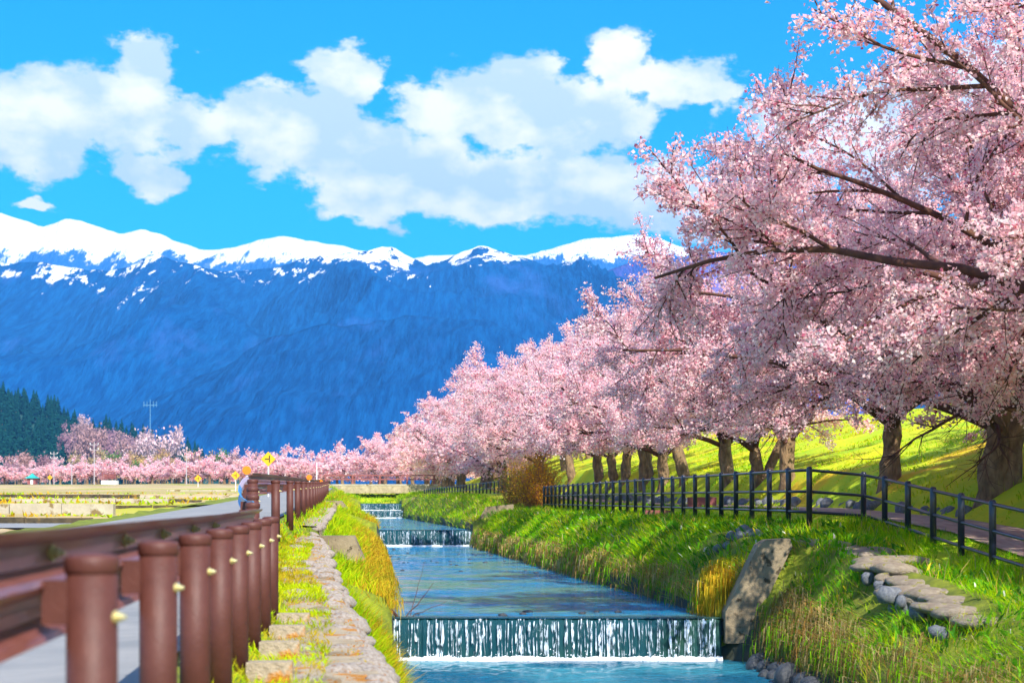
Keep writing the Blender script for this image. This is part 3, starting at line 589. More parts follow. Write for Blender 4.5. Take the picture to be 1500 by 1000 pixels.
fin('wing_wall', 71.4, pp([(712, 742), (752, 738), (762, 800), (690, 800), (692, 776)], 71.4), .5, 'dark concrete wing wall on the fence side by the second waterfall')
fin('wing_wall', 147.3, pp([(604, 729), (622, 724), (626, 760), (588, 760), (590, 752)], 147.3), .6, 'far concrete wing wall on the fence side by the double waterfall')

# stone ledge on the near right bank
ledge = tag(empty('stone_wall', (5, 22, -1.2)), 'stone ledge with grey boulders below the dark fence', 'stone wall')
lb = np.array(ledge.location)
cl = [px(1194, 788, 26.3), px(1245, 800, 25), px(1304, 828, 22.2), px(1368, 852, 20.2), px(1436, 880, 18.4)]
M['slab'] = solid('path_slab', (0.24, 0.19, 0.14), (0.38, 0.32, 0.24), 0.92, 3.0, 0.9, 16, c3=(0.26, 0.24, 0.02), c3lo=0.57, c3scale=3.5)
sl_ = [blob_mesh('slab', M['slab'], 360 + k, 3, (1.0, .80, .30), .9) for k in range(5)]
for k, q in enumerate(np.linspace(0, 3.98, 26)):
    i = min(int(q), 3); f = q - i; c = cl[i] * (1 - f) + cl[i + 1] * f
    link('slab', sl_[k % 5], ledge, np.array([c[0] + random.uniform(-.06, .06), c[1], Hs(c[0], c[1]) - .02 + random.uniform(-.02, .02)]) - lb, (random.uniform(-.08, .08), random.uniform(-.1, .1), random.uniform(-.4, .4)), random.uniform(.26, .34))
bm_ = [blob_mesh('boulder', M['boulder'], 300 + k, 2, (.8, .9, 1.05), .8) for k in range(6)]
for k in range(34):
    q = random.random() * 4 if k > 12 else random.random() * 1.3; i = min(int(q), 3); f = q - i; c = cl[i] * (1 - f) + cl[i + 1] * f; s = random.uniform(.07, .15); c = np.array([c[0], c[1], Hs(c[0], c[1]) + .05])
    link('boulder', bm_[k % 6], ledge, c + np.array([-.28 - random.random() * .12, random.uniform(-.1, .1), -.09 - random.random() * .2]) - lb, (random.uniform(-.4, .4), random.uniform(-.3, .3), random.random() * 6), s)
for (x, y, Y) in [(1055, 786, 28), (1075, 784, 28), (1092, 783, 28), (1040, 784, 28.5), (1110, 783, 27.6)]:
    for j in range(2): link('boulder', bm_[(x + j) % 6], ledge, np.array([px(x + j * 7, y, Y)[0], Y - j * .2, Hs(px(x + j * 7, y, Y)[0], Y - j * .2) + .02]) - lb, (random.random(), random.random(), random.random() * 6), random.uniform(.08, .15))
# wet stones along the foot of the right bank
ws = [blob_mesh('bank_stone', M['wetstone'], 330 + k, 2, (1, 1, .8), .35) for k in range(4)]
for k in range(30):
    Y = random.uniform(16, 24.5); s = random.uniform(.10, .2)
    o = link('bank_stone', ws[k % 4], None, (float(uR(Y) + xc(Y)) + random.uniform(-.2, .08), Y, -2.20 + random.uniform(-.03, .08)), (0, 0, random.random() * 6), s)
    tag(o, 'dark wet stone at the waterline below the near fence bank', 'stone', 'wet stones along the near waterline')
# low stone edging behind the footpath
edge = tag(empty('stone_wall', (float(xc(45)) + 7.8, 45, .1)), 'low edging of rough stones between footpath and cherry trees', 'stone wall'); eb = np.array(edge.location)
for k in range(120):
    Y = random.uniform(30, 85); u = 7.75 + random.uniform(-.08, .1); s = random.uniform(.12, .22)
    link('boulder', bm_[k % 6], edge, np.array([u + float(xc(Y)), Y, float(PT(Y)) + .05]) - eb, (0, 0, random.random() * 6), s)
for (x, Y) in ((965, 44), (1028, 44.5)):
    mb = MB(); mb.box((0, 0, .11), (.75, .16, .26)); c = px(x, 745, Y)
    tag(mb.build('plank_box', M['redwood'], None, (c[0], c[1], Hs(c[0], c[1]))), 'low brown wooden curb behind the fence, ' + ('nearer the shrub' if x < 1000 else 'nearer the forked tree'), 'curb')

# ------------------------------------------------------------------ dark fence on the right bank
FH = 1.05
def fence_meshes():
    mb = MB(); mb.lathe([(.05, -.2), (.05, FH - .03), (.044, FH - .008), (.025, FH + .006)], n=14); return mb.mesh('post', M['navy'], True)
fpost = fence_meshes()
def fence(label, pts, group):
    b = np.array(pts[0]); root = tag(empty('metal_fence', b), label, 'fence', group)
    for p in pts: link('post', fpost, root, np.array(p) - b)
    for hgt in (.996, .635, .29):
        mb = MB(); mb.tube([np.array(p) - b + np.array([0, 0, hgt]) for p in pts], .026, 8); mb.build('rail', M['navy'], root, smooth=True)
    return root
pts = []
for (x, yt, Y) in [(1562, 756, 20.6), (1506, 743.5, 21.8), (1454, 732, 23.1), (1408, 722, 24.5), (1367, 713, 25.8), (1330, 704.5, 27.2), (1296, 697, 28.6), (1265, 691, 30.0)]:
    p = px(x, yt, Y); pts.append((p[0], p[1], p[2] - FH))
corner = px(1185.5, 683.5, 28.7); pts.append((corner[0], corner[1], corner[2] - FH))
for k in range(1, 31):
    Y = 28.7 + 42.6 * k / 30; X = 5.0 + (1.34 - 5.0) * (Y - 28.7) / 42.6; zt = float(interp(Y, [(28.7, .677), (36, .72), (50, .79), (71.3, .87)])); pts.append((X, Y, zt - FH))
fence('dark navy metal fence with three rails along the stream bank', pts, 'dark fences along the footpath')
pts = []
for k in range(28):
    f = k / 27; Y = 101 + 47 * f; x = 736 + (622 - 736) * (f * Y and (1 / 101 - 1 / Y) / (1 / 101 - 1 / 148)); zt = interp(x, [(622, 716), (736, 703)]); p = px(x, float(zt), Y); pts.append((p[0], p[1], p[2] - FH))
fence('far dark fence beyond the orange shrub, seen end on', pts, 'dark fences along the footpath')

# ------------------------------------------------------------------ far bridge with brown railing
b0 = px(478, 716, 172); b1 = px(640, 716, 168); mid = (b0 + b1) / 2
br = tag(empty('bridge', (mid[0], mid[1], mid[2] - .4)), 'small concrete bridge with brown post railing across the far stream', 'bridge'); bb = np.array(br.location)
ln = float(b1[0] - b0[0]); mb = MB(); mb.box((0, 0, .35), (ln, 3.0, .75)); mb.build('deck', M['concrete'], br)
mb = MB(); mb.box((0, -1.35, .80), (ln + .1, .35, .15)); mb.build('kerb', M['concrete_pale'], br)
for k in range(5):
    mb = MB(); mb.box((-ln / 2 + .3 + k * (ln - .6) / 4, -1.35, 1.32), (.16, .16, .95)); mb.build('post', M['redwood'], br)
for hz in (1.35, 1.75):
    mb = MB(); mb.box((0, -1.35, hz), (ln - .2, .08, .12)); mb.build('rail', M['redwood'], br)

# ------------------------------------------------------------------ terraced field walls on the left
def fwall(name, x0, x1, Y, ytop, ybot, mat, label, th=.4):
    a = px(x0, ytop, Y); b = px(x1, ybot, Y); zb = min(b[2], Hs(b[0], Y)) - .3
    root = tag(empty(name, ((a[0] + b[0]) / 2, Y, zb)), label, 'field wall', 'terrace walls of the rice fields')
    n = max(2, int(abs(b[0] - a[0]) / 2.0)); w = (b[0] - a[0]) / n; h = a[2] - zb
    for k in range(n):
        mb = MB(); mb.box(((k + .5 - n / 2) * w, 0, h / 2 + random.uniform(-.04, .02)), (w - random.uniform(.02, .06), th + random.uniform(-.05, .05), h)); mb.build('wall_block', M[mat], root)
fwall('field_wall', -60, 168, 69.8, 737, 751, 'concrete_pale', 'pale concrete terrace wall nearest the side road')
fwall('field_wall', 168, 282, 70.5, 740, 750, 'drystone', 'dark stone terrace wall beside the road junction')
fwall('field_wall', 16, 248, 84.8, 730.5, 739, 'concrete_pale', 'long pale concrete wall of the middle terrace')
fwall('field_wall', 248, 296, 85.2, 731, 738, 'drystone', 'short dark stone wall at the end of the middle terrace')
fwall('field_wall', -60, 16, 85.4, 730, 738, 'drystone', 'dark stone wall at the picture edge on the middle terrace')
fwall('field_wall', -60, 205, 109.8, 724, 731, 'drystone', 'dark wall of the upper terrace')
fwall('field_wall', 205, 350, 110, 725, 731, 'concrete_pale', 'pale strip of wall on the upper terrace')
fwall('field_wall', -60, 135, 66.1, 757, 769, 'drystone', 'lowest dark stone wall beside the pale side road')
fwall('field_wall', 245, 345, 150, 717, 721, 'concrete_pale', 'far pale wall below the cherry row')

# ------------------------------------------------------------------ signs and poles
def sign(px_, py_, Y, half, label, ybase):
    c = px(px_, py_, Y); g_ = Hs(c[0], Y); root = tag(empty('road_sign', (c[0], c[1], g_)), label, 'road sign', 'yellow diamond road signs')
    mb = MB(); mb.box((0, 0, 0), (half * 1.414, .03, half * 1.414)); o = mb.build('panel', M['yellow'], root, (0, 0, c[2] - g_), (0, R(45), 0))
    mb = MB(); mb.tube([(0, .045, -.2), (0, .045, c[2] - g_)], .04, 8); mb.build('pole', M['white'], root)
    q = half
    mb = MB(); mb.box((.16 * q, -.02, c[2] - g_), (.14 * q, .01, .95 * q)); mb.box((-.18 * q, -.02, c[2] - g_), (.54 * q, .01, .14 * q)); mb.build('symbol', M['black'], root)
sign(393, 672, 88, .38, 'largest yellow diamond sign with black side road symbol above the guardrail', 700)
sign(345, 696, 150, .40, 'small yellow diamond sign by the guardrail end', 716)
sign(290, 700.5, 190, .42, 'small yellow diamond sign standing out in the fields', 715)
sign(73, 699, 330, .50, 'tiny yellow diamond sign by the teal roofed hut', 708)
def pole(px_, ytop, ybase, Y, label, r=.10, arms=1, mat='pole', nm='utility_pole'):
    c = px(px_, ytop, Y); g_ = Hs(c[0], Y); root = tag(empty(nm, (c[0], Y, g_)), label, 'pole', 'poles standing in the valley')
    mb = MB(); mb.tube([(0, 0, -.5), (0, 0, c[2] - g_)], [r, r * .7], 10); mb.build('shaft', M[mat], root)
    for k in range(arms):
        mb = MB(); mb.box((0, 0, c[2] - g_ - .5 - k * .9), (1.5, .10, .10)); mb.build('cross_arm', M[mat], root)
        for s in (-.7, .7):
            mb = MB(); mb.tube([(s, 0, c[2] - g_ - .43 - k * .9), (s, 0, c[2] - g_ - .15 - k * .9)], .07, 8); mb.build('insulator', M['white'], root)
pole(79, 661, 709, 360, 'utility pole with crossarm nearest the teal roofed hut', arms=2)
pole(138, 647, 715, 300, 'tallest utility pole in the fields beside the red platform', arms=2)
pole(273, 664, 715, 300, 'thin pale pole in the fields in front of the cherry row', r=.11, arms=1)
pole(105, 680, 708, 380, 'short pale pole between two taller utility poles', r=.12, arms=0)
pole(464, 677, 700, 130, 'slim white pole above the far guardrail', r=.05, arms=0, mat='white', nm='white_pole')
c = px(220, 585, 1500); g_ = float(knoll_h(c[0], 1500.)) - 2
tw = tag(empty('antenna_mast', (c[0], 1500, g_)), 'tall thin antenna mast rising above the wooded hill', 'mast')
mb = MB(); mb.tube([(0, 0, 0), (0, 0, c[2] - g_)], [.5, .3], 8); mb.build('shaft', M['mast'], tw)
for k, s in enumerate((-5.5, -2.8, 0, 2.8, 5.5)):
    mb = MB(); mb.box((s, 0, c[2] - g_ - 4), (.4, .4, 5)); mb.build('aerial', M['mast'], tw)
mb = MB(); mb.box((0, 0, c[2] - g_ - 5), (12.5, .6, .6)); mb.build('cross_arm', M['mast'], tw)

# ------------------------------------------------------------------ small buildings far left
def gz(px_, Y): return Hs((px_ - 750) / FPX * Y, Y)
Y = 395; x = (47.5 - 750) / FPX * Y; z = gz(47.5, Y)
hut = tag(empty('hut', (x, Y, z)), 'small hut with teal pyramid roof in front of the cherry row', 'hut')
mb = MB(); mb.box((0, 0, .7), (1.9, 1.9, 1.4)); mb.build('wall', M['redwood'], hut)
mb = MB(); mb.box((0, 0, 1.65), (2.9, 2.9, .55), taper=.45); ro = mb.build('roof', M['teal'], hut)
mb = MB(); mb.box((0, 0, 2.2), (1.3, 1.3, .6), taper=.15); mb.build('roof_top', M['teal'], hut)
mb = MB(); mb.box((.1, -.97, .55), (.6, .06, 1.1)); mb.build('door', M['white'], hut)
Y = 330; x = (161 - 750) / FPX * Y; z = gz(161, Y)
plat = tag(empty('sluice_platform', (x, Y, z)), 'red brown railed platform on a white concrete base in the fields', 'platform')
mb = MB(); mb.box((0, 0, .35), (2.9, 2.2, .9)); mb.build('base', M['white'], plat)
for sx_ in (-1.2, 0, 1.2):
    mb = MB(); mb.box((sx_, -.9, 1.85), (.13, .13, 1.4)); mb.build('post', M['redwood'], plat)
for hz in (1.55, 2.0, 2.5):
    mb = MB(); mb.box((0, -.9, hz), (2.8, .12, .13)); mb.build('rail', M['redwood'], plat)
mb = MB(); mb.box((0, .2, 1.5), (2.0, 1.2, .8)); mb.build('gear_house', M['redwood'], plat)

# ------------------------------------------------------------------ cherry trees
PINKS = np.array([[.98, .68, .71], [.98, .78, .79], [.96, .55, .62], [.97, .63, .69], [.99, .86, .85]])
def walk(rg, p, d, L, n, jit, trop, droop=0.0):
    P = [np.array(p, float)]; d = np.array(d, float); d /= np.linalg.norm(d); st = L / n
    for k in range(n):
        d = d + rg.normal(0, jit, 3) + np.array([0, 0, trop - droop * (k / n)]); d /= np.linalg.norm(d); P.append(P[-1] + d * st)
    return np.array(P)
def side_dir(rg, t, ang, flat=0.6):
    r = rg.normal(size=3); r[2] *= flat; r -= t * (r @ t); r /= np.linalg.norm(r) + 1e-9
    return t * math.cos(ang) + r * math.sin(ang)
def flowers(rg, pts, n_each, spread, size, centres, bud=0.04):
    n = len(pts) * n_each
    P = np.repeat(pts, n_each, 0) + rg.normal(0, spread, (n, 3)); Nn = rg.normal(size=(n, 3)); Nn[:, 2] += .35; Nn /= np.linalg.norm(Nn, axis=1)[:, None]
    A = np.cross(Nn, rg.normal(size=(n, 3))); A /= np.linalg.norm(A, axis=1)[:, None] + 1e-9; B = np.cross(Nn, A)
    s = (size * rg.uniform(.7, 1.25, n))[:, None]; cup = s * .35
    V = np.stack([P + A * s + Nn * cup, P + B * s * .9 + Nn * cup * .2, P - A * s + Nn * cup, P - B * s * .9 + Nn * cup * .2], 1)
    col = PINKS[rg.integers(0, 5, n)] * rg.uniform(.90, 1.06, (n, 1)); b = rg.random(n) < bud; col[b] = np.array([.62, .17, .26]) * rg.uniform(.7, 1.2, (b.sum(), 1))
    C = np.repeat(col[:, None], 4, 1)
    V = V.reshape(-1, 3); C = C.reshape(-1, 3)
    if centres:
        k = rg.random(n) < centres; Pc = P[k] + Nn[k] * cup[k] * .5; sc_ = s[k] * .34
        Vc = np.stack([Pc + A[k] * sc_, Pc + B[k] * sc_, Pc - A[k] * sc_, Pc - B[k] * sc_], 1).reshape(-1, 3)
        cc = np.where(rg.random((k.sum(), 1)) < .6, np.array([[.78, .34, .05]]), np.array([[.60, .10, .14]])); V = np.concatenate([V, Vc]); C = np.concatenate([C, np.repeat(cc, 4, 0)])
    F = np.arange(len(V)).reshape(-1, 4); return V, F, C
def cherry(seed, h=8.0, spread=5.6, limbs=7, lean=(-.25, 0), n2=10, n3=9, n4=3, per=4, size=.026, spreadf=.045, step=.075, fork=1.7, trunk_r=.33, twig_sides=3, centres=.12, twig4=True, low=0.55):
    rg = np.random.default_rng(seed); tr = MB(); tw = MB(); F3 = []
    th = fork; T = walk(rg, (0, 0, -.35), (lean[0] * .35 + rg.normal(0, .06), lean[1] * .3 + rg.normal(0, .06), 1), th + .35, 9, .05, .03)
    tt = np.linspace(0, 1, len(T)); rr = trunk_r * (1 - .28 * tt + .38 * np.exp(-tt * 9) + .06 * np.sin(tt * 17 + seed))
    V, Fq = tube(T, rr, 14); V = V + (np.stack([NZ.at(V[:, 2] * 4 + seed, V[:, 0] * 7), NZ.at(V[:, 2] * 5, V[:, 1] * 7 + seed), V[:, 0] * 0 + .5], 1) - .5) * .16 * trunk_r / .33; tr.add(V, Fq)
    top = T[-1]
    for i in range(limbs):
        a = 2 * math.pi * (i + rg.uniform(-.25, .25)) / limbs; hor = np.array([math.cos(a) + lean[0] * .6, math.sin(a) + lean[1] * .6, 0])
        elv = rg.uniform(.30, .75) if i % 3 else rg.uniform(.95, 1.35)
        d0 = np.array([hor[0] * math.cos(elv), hor[1] * math.cos(elv), math.sin(elv)]); Lh = math.hypot(hor[0], hor[1])
        L = (spread * rg.uniform(.85, 1.1) * (.75 + .3 * Lh)) if i % 3 else (h - th) * rg.uniform(.75, .95)
        if i % 3 and hor[0] < 0: L *= 1.0 + .22 * min(1, -hor[0])
        start = T[-1 - int(rg.integers(0, 3))]
        P1 = walk(rg, start, d0, L, 10, .09, .045 if i % 3 == 0 else .0, .06); r1 = np.linspace(trunk_r * rg.uniform(.30, .44), .020, 11)
        V, Fq = tube(P1, r1, 7); tw.add(V, Fq)
        for j in range(n2):
            f = .16 + .84 * (j + rg.random()) / n2; k = min(int(f * 10), 9); q = f * 10 - k; p = P1[k] * (1 - q) + P1[k + 1] * q; t = P1[k + 1] - P1[k]; t /= np.linalg.norm(t)
            L2 = spread * rg.uniform(.26, .46) * (1.12 - .55 * f); P2 = walk(rg, p, side_dir(rg, t, rg.uniform(.55, 1.1), .75) + np.array([0, 0, .08]), L2, 7, .12, .02, .10)
            V, Fq = tube(P2, np.linspace(min(r1[k] * .6, .045), .009, 8), 5); tw.add(V, Fq)
            for m in range(n3):
                f2 = .10 + .90 * (m + rg.random()) / n3; k2 = min(int(f2 * 7), 6); p2 = P2[k2] + (P2[k2 + 1] - P2[k2]) * (f2 * 7 - k2); t2 = P2[k2 + 1] - P2[k2]; t2 /= np.linalg.norm(t2)
                L3 = rg.uniform(.45, 1.0) * (1.1 - .35 * f2) * spread / 5.6; P3 = walk(rg, p2, side_dir(rg, t2, rg.uniform(.4, 1.0), .9), L3, 4, .13, .03, .06)
                V, Fq = tube(P3, np.linspace(.012, .005, 5), twig_sides); tw.add(V, Fq)
                ns = max(2, int(L3 / step)); ss = (rg.random(ns) * .92 + .08) * 4; kk = np.minimum(ss.astype(int), 3); F3.append(P3[kk] + (P3[kk + 1] - P3[kk]) * (ss - kk)[:, None])
                for w_ in range(n4):
                    k3 = int(rg.integers(0, 4)); L4 = rg.uniform(.18, .42); P4 = walk(rg, P3[k3], side_dir(rg, (P3[k3 + 1] - P3[k3]) / np.linalg.norm(P3[k3 + 1] - P3[k3]), rg.uniform(.5, 1.1), 1.0), L4, 2, .15, .02)
                    if twig4: V, Fq = tube(P4, np.array([.005, .004, .003]), 3); tw.add(V, Fq)
                    ns = max(2, int(L4 / step)); ss = (rg.random(ns) * .9 + .1) * 2; kk = np.minimum(ss.astype(int), 1); F3.append(P4[kk] + (P4[kk + 1] - P4[kk]) * (ss - kk)[:, None])
    pts = np.concatenate(F3); pts = pts[pts[:, 2] > low]
    V, F, C = flowers(rg, pts, per, spreadf, size, centres)
    return (tr.mesh('trunk', M['bark'], True), tw.mesh('branchwork', M['twig'], True), mk_mesh('crown', V, F, M['blossom'], col=C)), len(V)
CH = {}
CH['A'], nA = cherry(101, h=9.2, spread=6.6, limbs=10, n2=12, n3=11, n4=4, per=6, size=.028, lean=(-.3, 0), trunk_r=.27, low=1.2)
CH['B'], nB = cherry(202, h=9.0, spread=6.4, limbs=10, n2=12, n3=11, n4=4, per=6, size=.028, lean=(-.3, .1), trunk_r=.28, low=1.2)
CH['C'], nC = cherry(303, h=8.0, spread=5.4, limbs=8, n2=9, n3=8, n4=3, per=6, size=.042, spreadf=.075, step=.10, lean=(-.3, 0), trunk_r=.27, centres=0, twig4=False, low=1.3)
CH['D'], nD = cherry(404, h=7.8, spread=5.4, limbs=8, n2=9, n3=8, n4=3, per=6, size=.042, spreadf=.075, step=.10, lean=(-.25, -.1), trunk_r=.25, centres=0, twig4=False, low=1.3)
CH['E'], nE = cherry(505, h=7.6, spread=5.2, limbs=7, n2=7, n3=6, n4=2, per=4, size=.10, spreadf=.14, step=.22, lean=(-.2, 0), trunk_r=.34, centres=0, twig4=False, low=1.0)
CH['F'], nF = cherry(606, h=7.0, spread=4.8, limbs=6, n2=5, n3=4, n4=1, per=4, size=.19, spreadf=.2, step=.28, lean=(0, 0), trunk_r=.34, centres=0, twig4=False, low=.9)
print('flower verts', nA, nB, nC, nD, nE, nF)
def plant(kind, X, Y, rz, s, label, group, z=None, sz=1.0, tilt=(0, 0)):
    z = Hs(X, Y) if z is None else z
    root = tag(empty('cherry_tree', (X, Y, z - .05)), label, 'cherry tree', group); root.rotation_euler = (tilt[0], tilt[1], rz); root.scale = (s, s, s * sz)
    for nm, me in zip(('trunk', 'branchwork', 'crown'), CH[kind]): link(nm, me, root)
    return root
GR = 'cherry trees lining the footpath'
def extra_stem(root, pts, r0, r1):
    rg = np.random.default_rng(len(pts) + int(r0 * 1000)); P = np.array(pts, float); t = np.linspace(0, len(P) - 1, 9)
    P = np.stack([np.interp(t, range(len(P)), P[:, k]) for k in range(3)], 1) + rg.normal(0, .015, (9, 3))
    V, F = tube(P, np.linspace(r0, r1, 9) + rg.normal(0, .012, 9), 12)
    link('trunk', mk_mesh('trunk', V, F, M['bark'], smooth=True), root, None, (0, 0, -root.rotation_euler[2]))
plant('B', 10.5, 25.0, .35, 1.0, 'cherry tree just beyond the right picture edge reaching over the fence', GR)
plant('A', 9.7, 21.5, .2, 1.04, 'overhanging cherry branches at the upper right picture edge, trunk out of view', GR)
t_ = plant('B', px(1452, 0, 30)[0], 30, -.4, .95, 'cherry tree with thick split trunk at the right picture edge', GR)
extra_stem(t_, [(.28, -.05, -.4), (.36, -.05, .9), (.62, .1, 2.4)], .26, .16)
plant('A', px(1301, 0, 36)[0], 36, 2.0, .86, 'cherry tree with single thick upright trunk behind the near fence bend', GR)
names = [(1157, 44, 'C', 'cherry tree with upright trunk, third trunk from the right picture edge'), (1112, 47, 'D', 'cherry tree forking low into two slanting stems, fourth trunk from the right'), (1071, 51, 'C', 'cherry tree just left of the low forked one, fifth trunk from the right'),
         (1004, 58, 'D', 'cherry tree leaning left behind the fence middle, sixth trunk from the right'), (975, 61, 'C', 'cherry tree close beside the left leaning one, seventh trunk from the right'), (951, 65, 'D', 'cherry tree with twin trunk, eighth trunk from the right picture edge'),
         (918, 70, 'C', 'cherry tree just left of the twin trunk, ninth trunk from the right'), (900, 73, 'D', 'cherry tree midway along the row, tenth trunk from the right picture edge'), (880, 77, 'C', 'cherry tree two trunks right of the orange shrub, partly behind hanging blossom'),
         (838, 87, 'D', 'cherry tree right beside the orange shrub at the fence end')]
for k, (x, Y, kd, lab) in enumerate(names):
    t_ = plant(kd, px(x, 0, Y)[0], Y, [0.2, .7, -.5, .5, -.8, -.2, .9, .1, -.7, .4][k], [.80, .74, .84, .90, .82, .90, .86, .84, .92, .98][k], lab, GR, tilt=(0, [.03, .0, -.05, -.12, .05, 0, 0, 0, 0, 0][k]))
    if x == 1112: extra_stem(t_, [(.12, -.05, -.4), (.40, -.1, .7), (1.05, -.1, 2.2)], .24, .13)
    if x == 951: extra_stem(t_, [(-.22, -.05, -.4), (-.28, -.05, .9), (-.5, .1, 2.4)], .22, .13)
k = 0; Y = 95.0
while Y < 205:
    X = 7.9 - .095 * (Y - 36) + random.uniform(-1, 1.6) - max(0, Y - 150) * .02
    plant('E' if Y > 112 else random.choice('CD'), X, Y, random.uniform(-.6, .6), random.uniform(.92, 1.1), 'distant cherry tree in the dense row beyond the orange shrub', 'distant cherry trees beyond the shrub'); Y += random.uniform(4.2, 6.0)
# second line on the levee side, filling behind the first
for Y in (104, 120, 137, 155, 175):
    X = float(xc(Y)) + 11.6 + random.uniform(-.8, .8); plant(random.choice('CD') if Y < 100 else 'E', X, Y, random.uniform(0, 6), random.uniform(.85, 1.0), 'cherry tree standing higher on the levee behind the front row', 'cherry trees on the levee')
# far row curving away to the left across the valley
rowp = [(-9, 205), (-13, 235), (-22, 275), (-36, 320), (-58, 365), (-85, 400), (-120, 425), (-165, 440)]
for i in range(len(rowp) - 1):
    (x0, y0), (x1, y1) = rowp[i], rowp[i + 1]; n = int(math.hypot(x1 - x0, y1 - y0) / 5.5)
    for k in range(n):
        f = (k + random.random() * .5) / n; X = x0 + (x1 - x0) * f + random.uniform(-1.5, 1.5); Y = y0 + (y1 - y0) * f + random.uniform(-2, 2)
        plant('E' if Y < 260 else 'F', X, Y, random.random() * 6, random.uniform(.85, 1.15), 'small pink cherry tree in the far row across the valley', 'far cherry row across the valley')
        if i > 2 and random.random() < .55: plant('F', X + random.uniform(-3, 3), Y + random.uniform(8, 22), random.random() * 6, random.uniform(.8, 1.1), 'small pink cherry tree in the far row across the valley', 'far cherry row across the valley')

# ------------------------------------------------------------------ conifers and bare trees on the knoll
def conifer_mesh(seed):
    rg = np.random.default_rng(seed); V = []; F = []; C = []; c = 0; H_ = 1.0
    for k in range(230):
        t = rg.random() ** .8; z = .10 + .9 * t; rad = (.24 * (1 - t) + .014) * rg.uniform(.6, 1.25); a = rg.random() * 2 * math.pi; w_ = rad * rg.uniform(.35, .6)
        d = np.array([math.cos(a), math.sin(a)]); n_ = np.array([-d[1], d[0]]); zc = z
        b = np.array([d[0] * rad * .1, d[1] * rad * .1, zc + .03]); tip = np.array([d[0] * rad, d[1] * rad, zc - rad * .5]); l = np.array([*(d * rad * .6 + n_ * w_), zc - rad * .2]); r_ = np.array([*(d * rad * .6 - n_ * w_), zc - rad * .2])
        V += [b, l, tip, r_]; F.append([c, c + 1, c + 2, c + 3]); c += 4; g_ = rg.uniform(.6, 1.3); C += [[.010 * g_, .060 * g_, .045 * g_]] * 4
    V += [[0, 0, 1.03]]; C += [[.02, .07, .05]]
    tr = MB(); tr.tube([(0, 0, -.04), (0, 0, .95)], [.018, .004], 6)
    return tr.mesh('trunk', M['bark']), mk_mesh('crown', np.array(V)[:-1], np.array(F), M['needles'], col=np.array(C)[:-1])
CON = [conifer_mesh(k) for k in range(4)]
nc = 0
for i in range(2500):
    Y = random.uniform(1000, 1420); x = random.uniform(-20, 330); X = (x - 750) / FPX * Y
    if X > -172 or X < -700: continue
    pxx = x
    if 105 < pxx < 285 and random.random() < .62 + .25 * (Y < 1250): continue
    if pxx > 285 and Y < 1150: continue
    if nc >= 295: break
    nc += 1; z = float(knoll_h(X, Y)); h_ = random.uniform(15, 25) * (1 if pxx < 290 else .7)
    root = tag(empty('conifer_tree', (X, Y, z - .5)), 'dark green conifer in the wood on the far left hill', 'conifer', 'conifers on the far hill'); root.scale = (h_ * 1.1, h_ * 1.1, h_); root.rotation_euler = (0, 0, random.random() * 6)
    for nm, me in zip(('trunk', 'crown'), CON[i % 4]): link(nm, me, root)
def round_tree(seed, tint, n=900):
    rg = np.random.default_rng(seed); tr = MB(); tr.tube([(0, 0, -.05), (.01, 0, .25), (0, .02, .5)], [.03, .02, .012], 6)
    cs = []
    for k in range(9):
        a = rg.random() * 6.28; e = rg.uniform(-.1, 1.3); L = rg.uniform(.28, .5); p = np.array([math.cos(a) * math.cos(e) * L * .8, math.sin(a) * math.cos(e) * L * .8, .42 + math.sin(e) * L]); tr.tube([(0, 0, .25), p * .6 + np.array([0, 0, .12]), p], [.014, .008, .003], 4); cs.append(p)
    cs = np.array(cs); P = cs[rg.integers(0, 9, n)] + rg.normal(0, .085, (n, 3)); A = rg.normal(size=(n, 3)); A /= np.linalg.norm(A, axis=1)[:, None]; B = np.cross(A, rg.normal(size=(n, 3))); B /= np.linalg.norm(B, axis=1)[:, None]; s = rg.uniform(.015, .035, (n, 1))
    V = np.stack([P + A * s, P + B * s, P - A * s, P - B * s], 1).reshape(-1, 3); C = np.repeat(np.array(tint)[None] * rg.uniform(.7, 1.25, (n, 1)), 4, 0)
    return tr.mesh('trunk', M['bark']), mk_mesh('crown', V, np.arange(4 * n).reshape(-1, 4), M['needles'], col=C)
RT = {'purple': [round_tree(1, (.36, .20, .24)), round_tree(2, (.42, .25, .24))], 'pale': [round_tree(3, (.72, .46, .46)), round_tree(4, (.66, .48, .50))], 'tan': [round_tree(5, (.50, .34, .14)), round_tree(6, (.40, .30, .16))], 'green': [round_tree(7, (.10, .22, .05))]}
def rtree(kind, x, ytop, Y, h, label, group):
    X = (x - 750) / FPX * Y; zt = (HZ - ytop) / FPX * Y; zb = zt - h
    if group.startswith('bare') or True: zb = float(knoll_h(X, Y)) - .5 if (Y > 950 and X < -170) else Hs(X, Y)
    hh = max(zt - zb, h * .6); hh = min(hh, h * 2.2)
    root = tag(empty('broadleaf_tree', (X, Y, zb)), label, 'tree', group); root.scale = (h * 1.15, h * 1.15, hh); root.rotation_euler = (0, 0, random.random() * 6)
    for nm, me in zip(('trunk', 'crown'), random.choice(RT[kind])): link(nm, me, root)
rtree('pale', 212, 628, 1010, 20, 'pale pink blossoming tree at the foot of the far hill, nearer the mast', 'pale trees at the foot of the hill')
rtree('pale', 252, 626, 1020, 20, 'pale pink blossoming tree at the foot of the far hill, farther from the mast', 'pale trees at the foot of the hill')
rtree('pale', 122, 608, 1330, 14, 'pale tree crowning the shoulder of the far hill', 'pale trees at the foot of the hill')
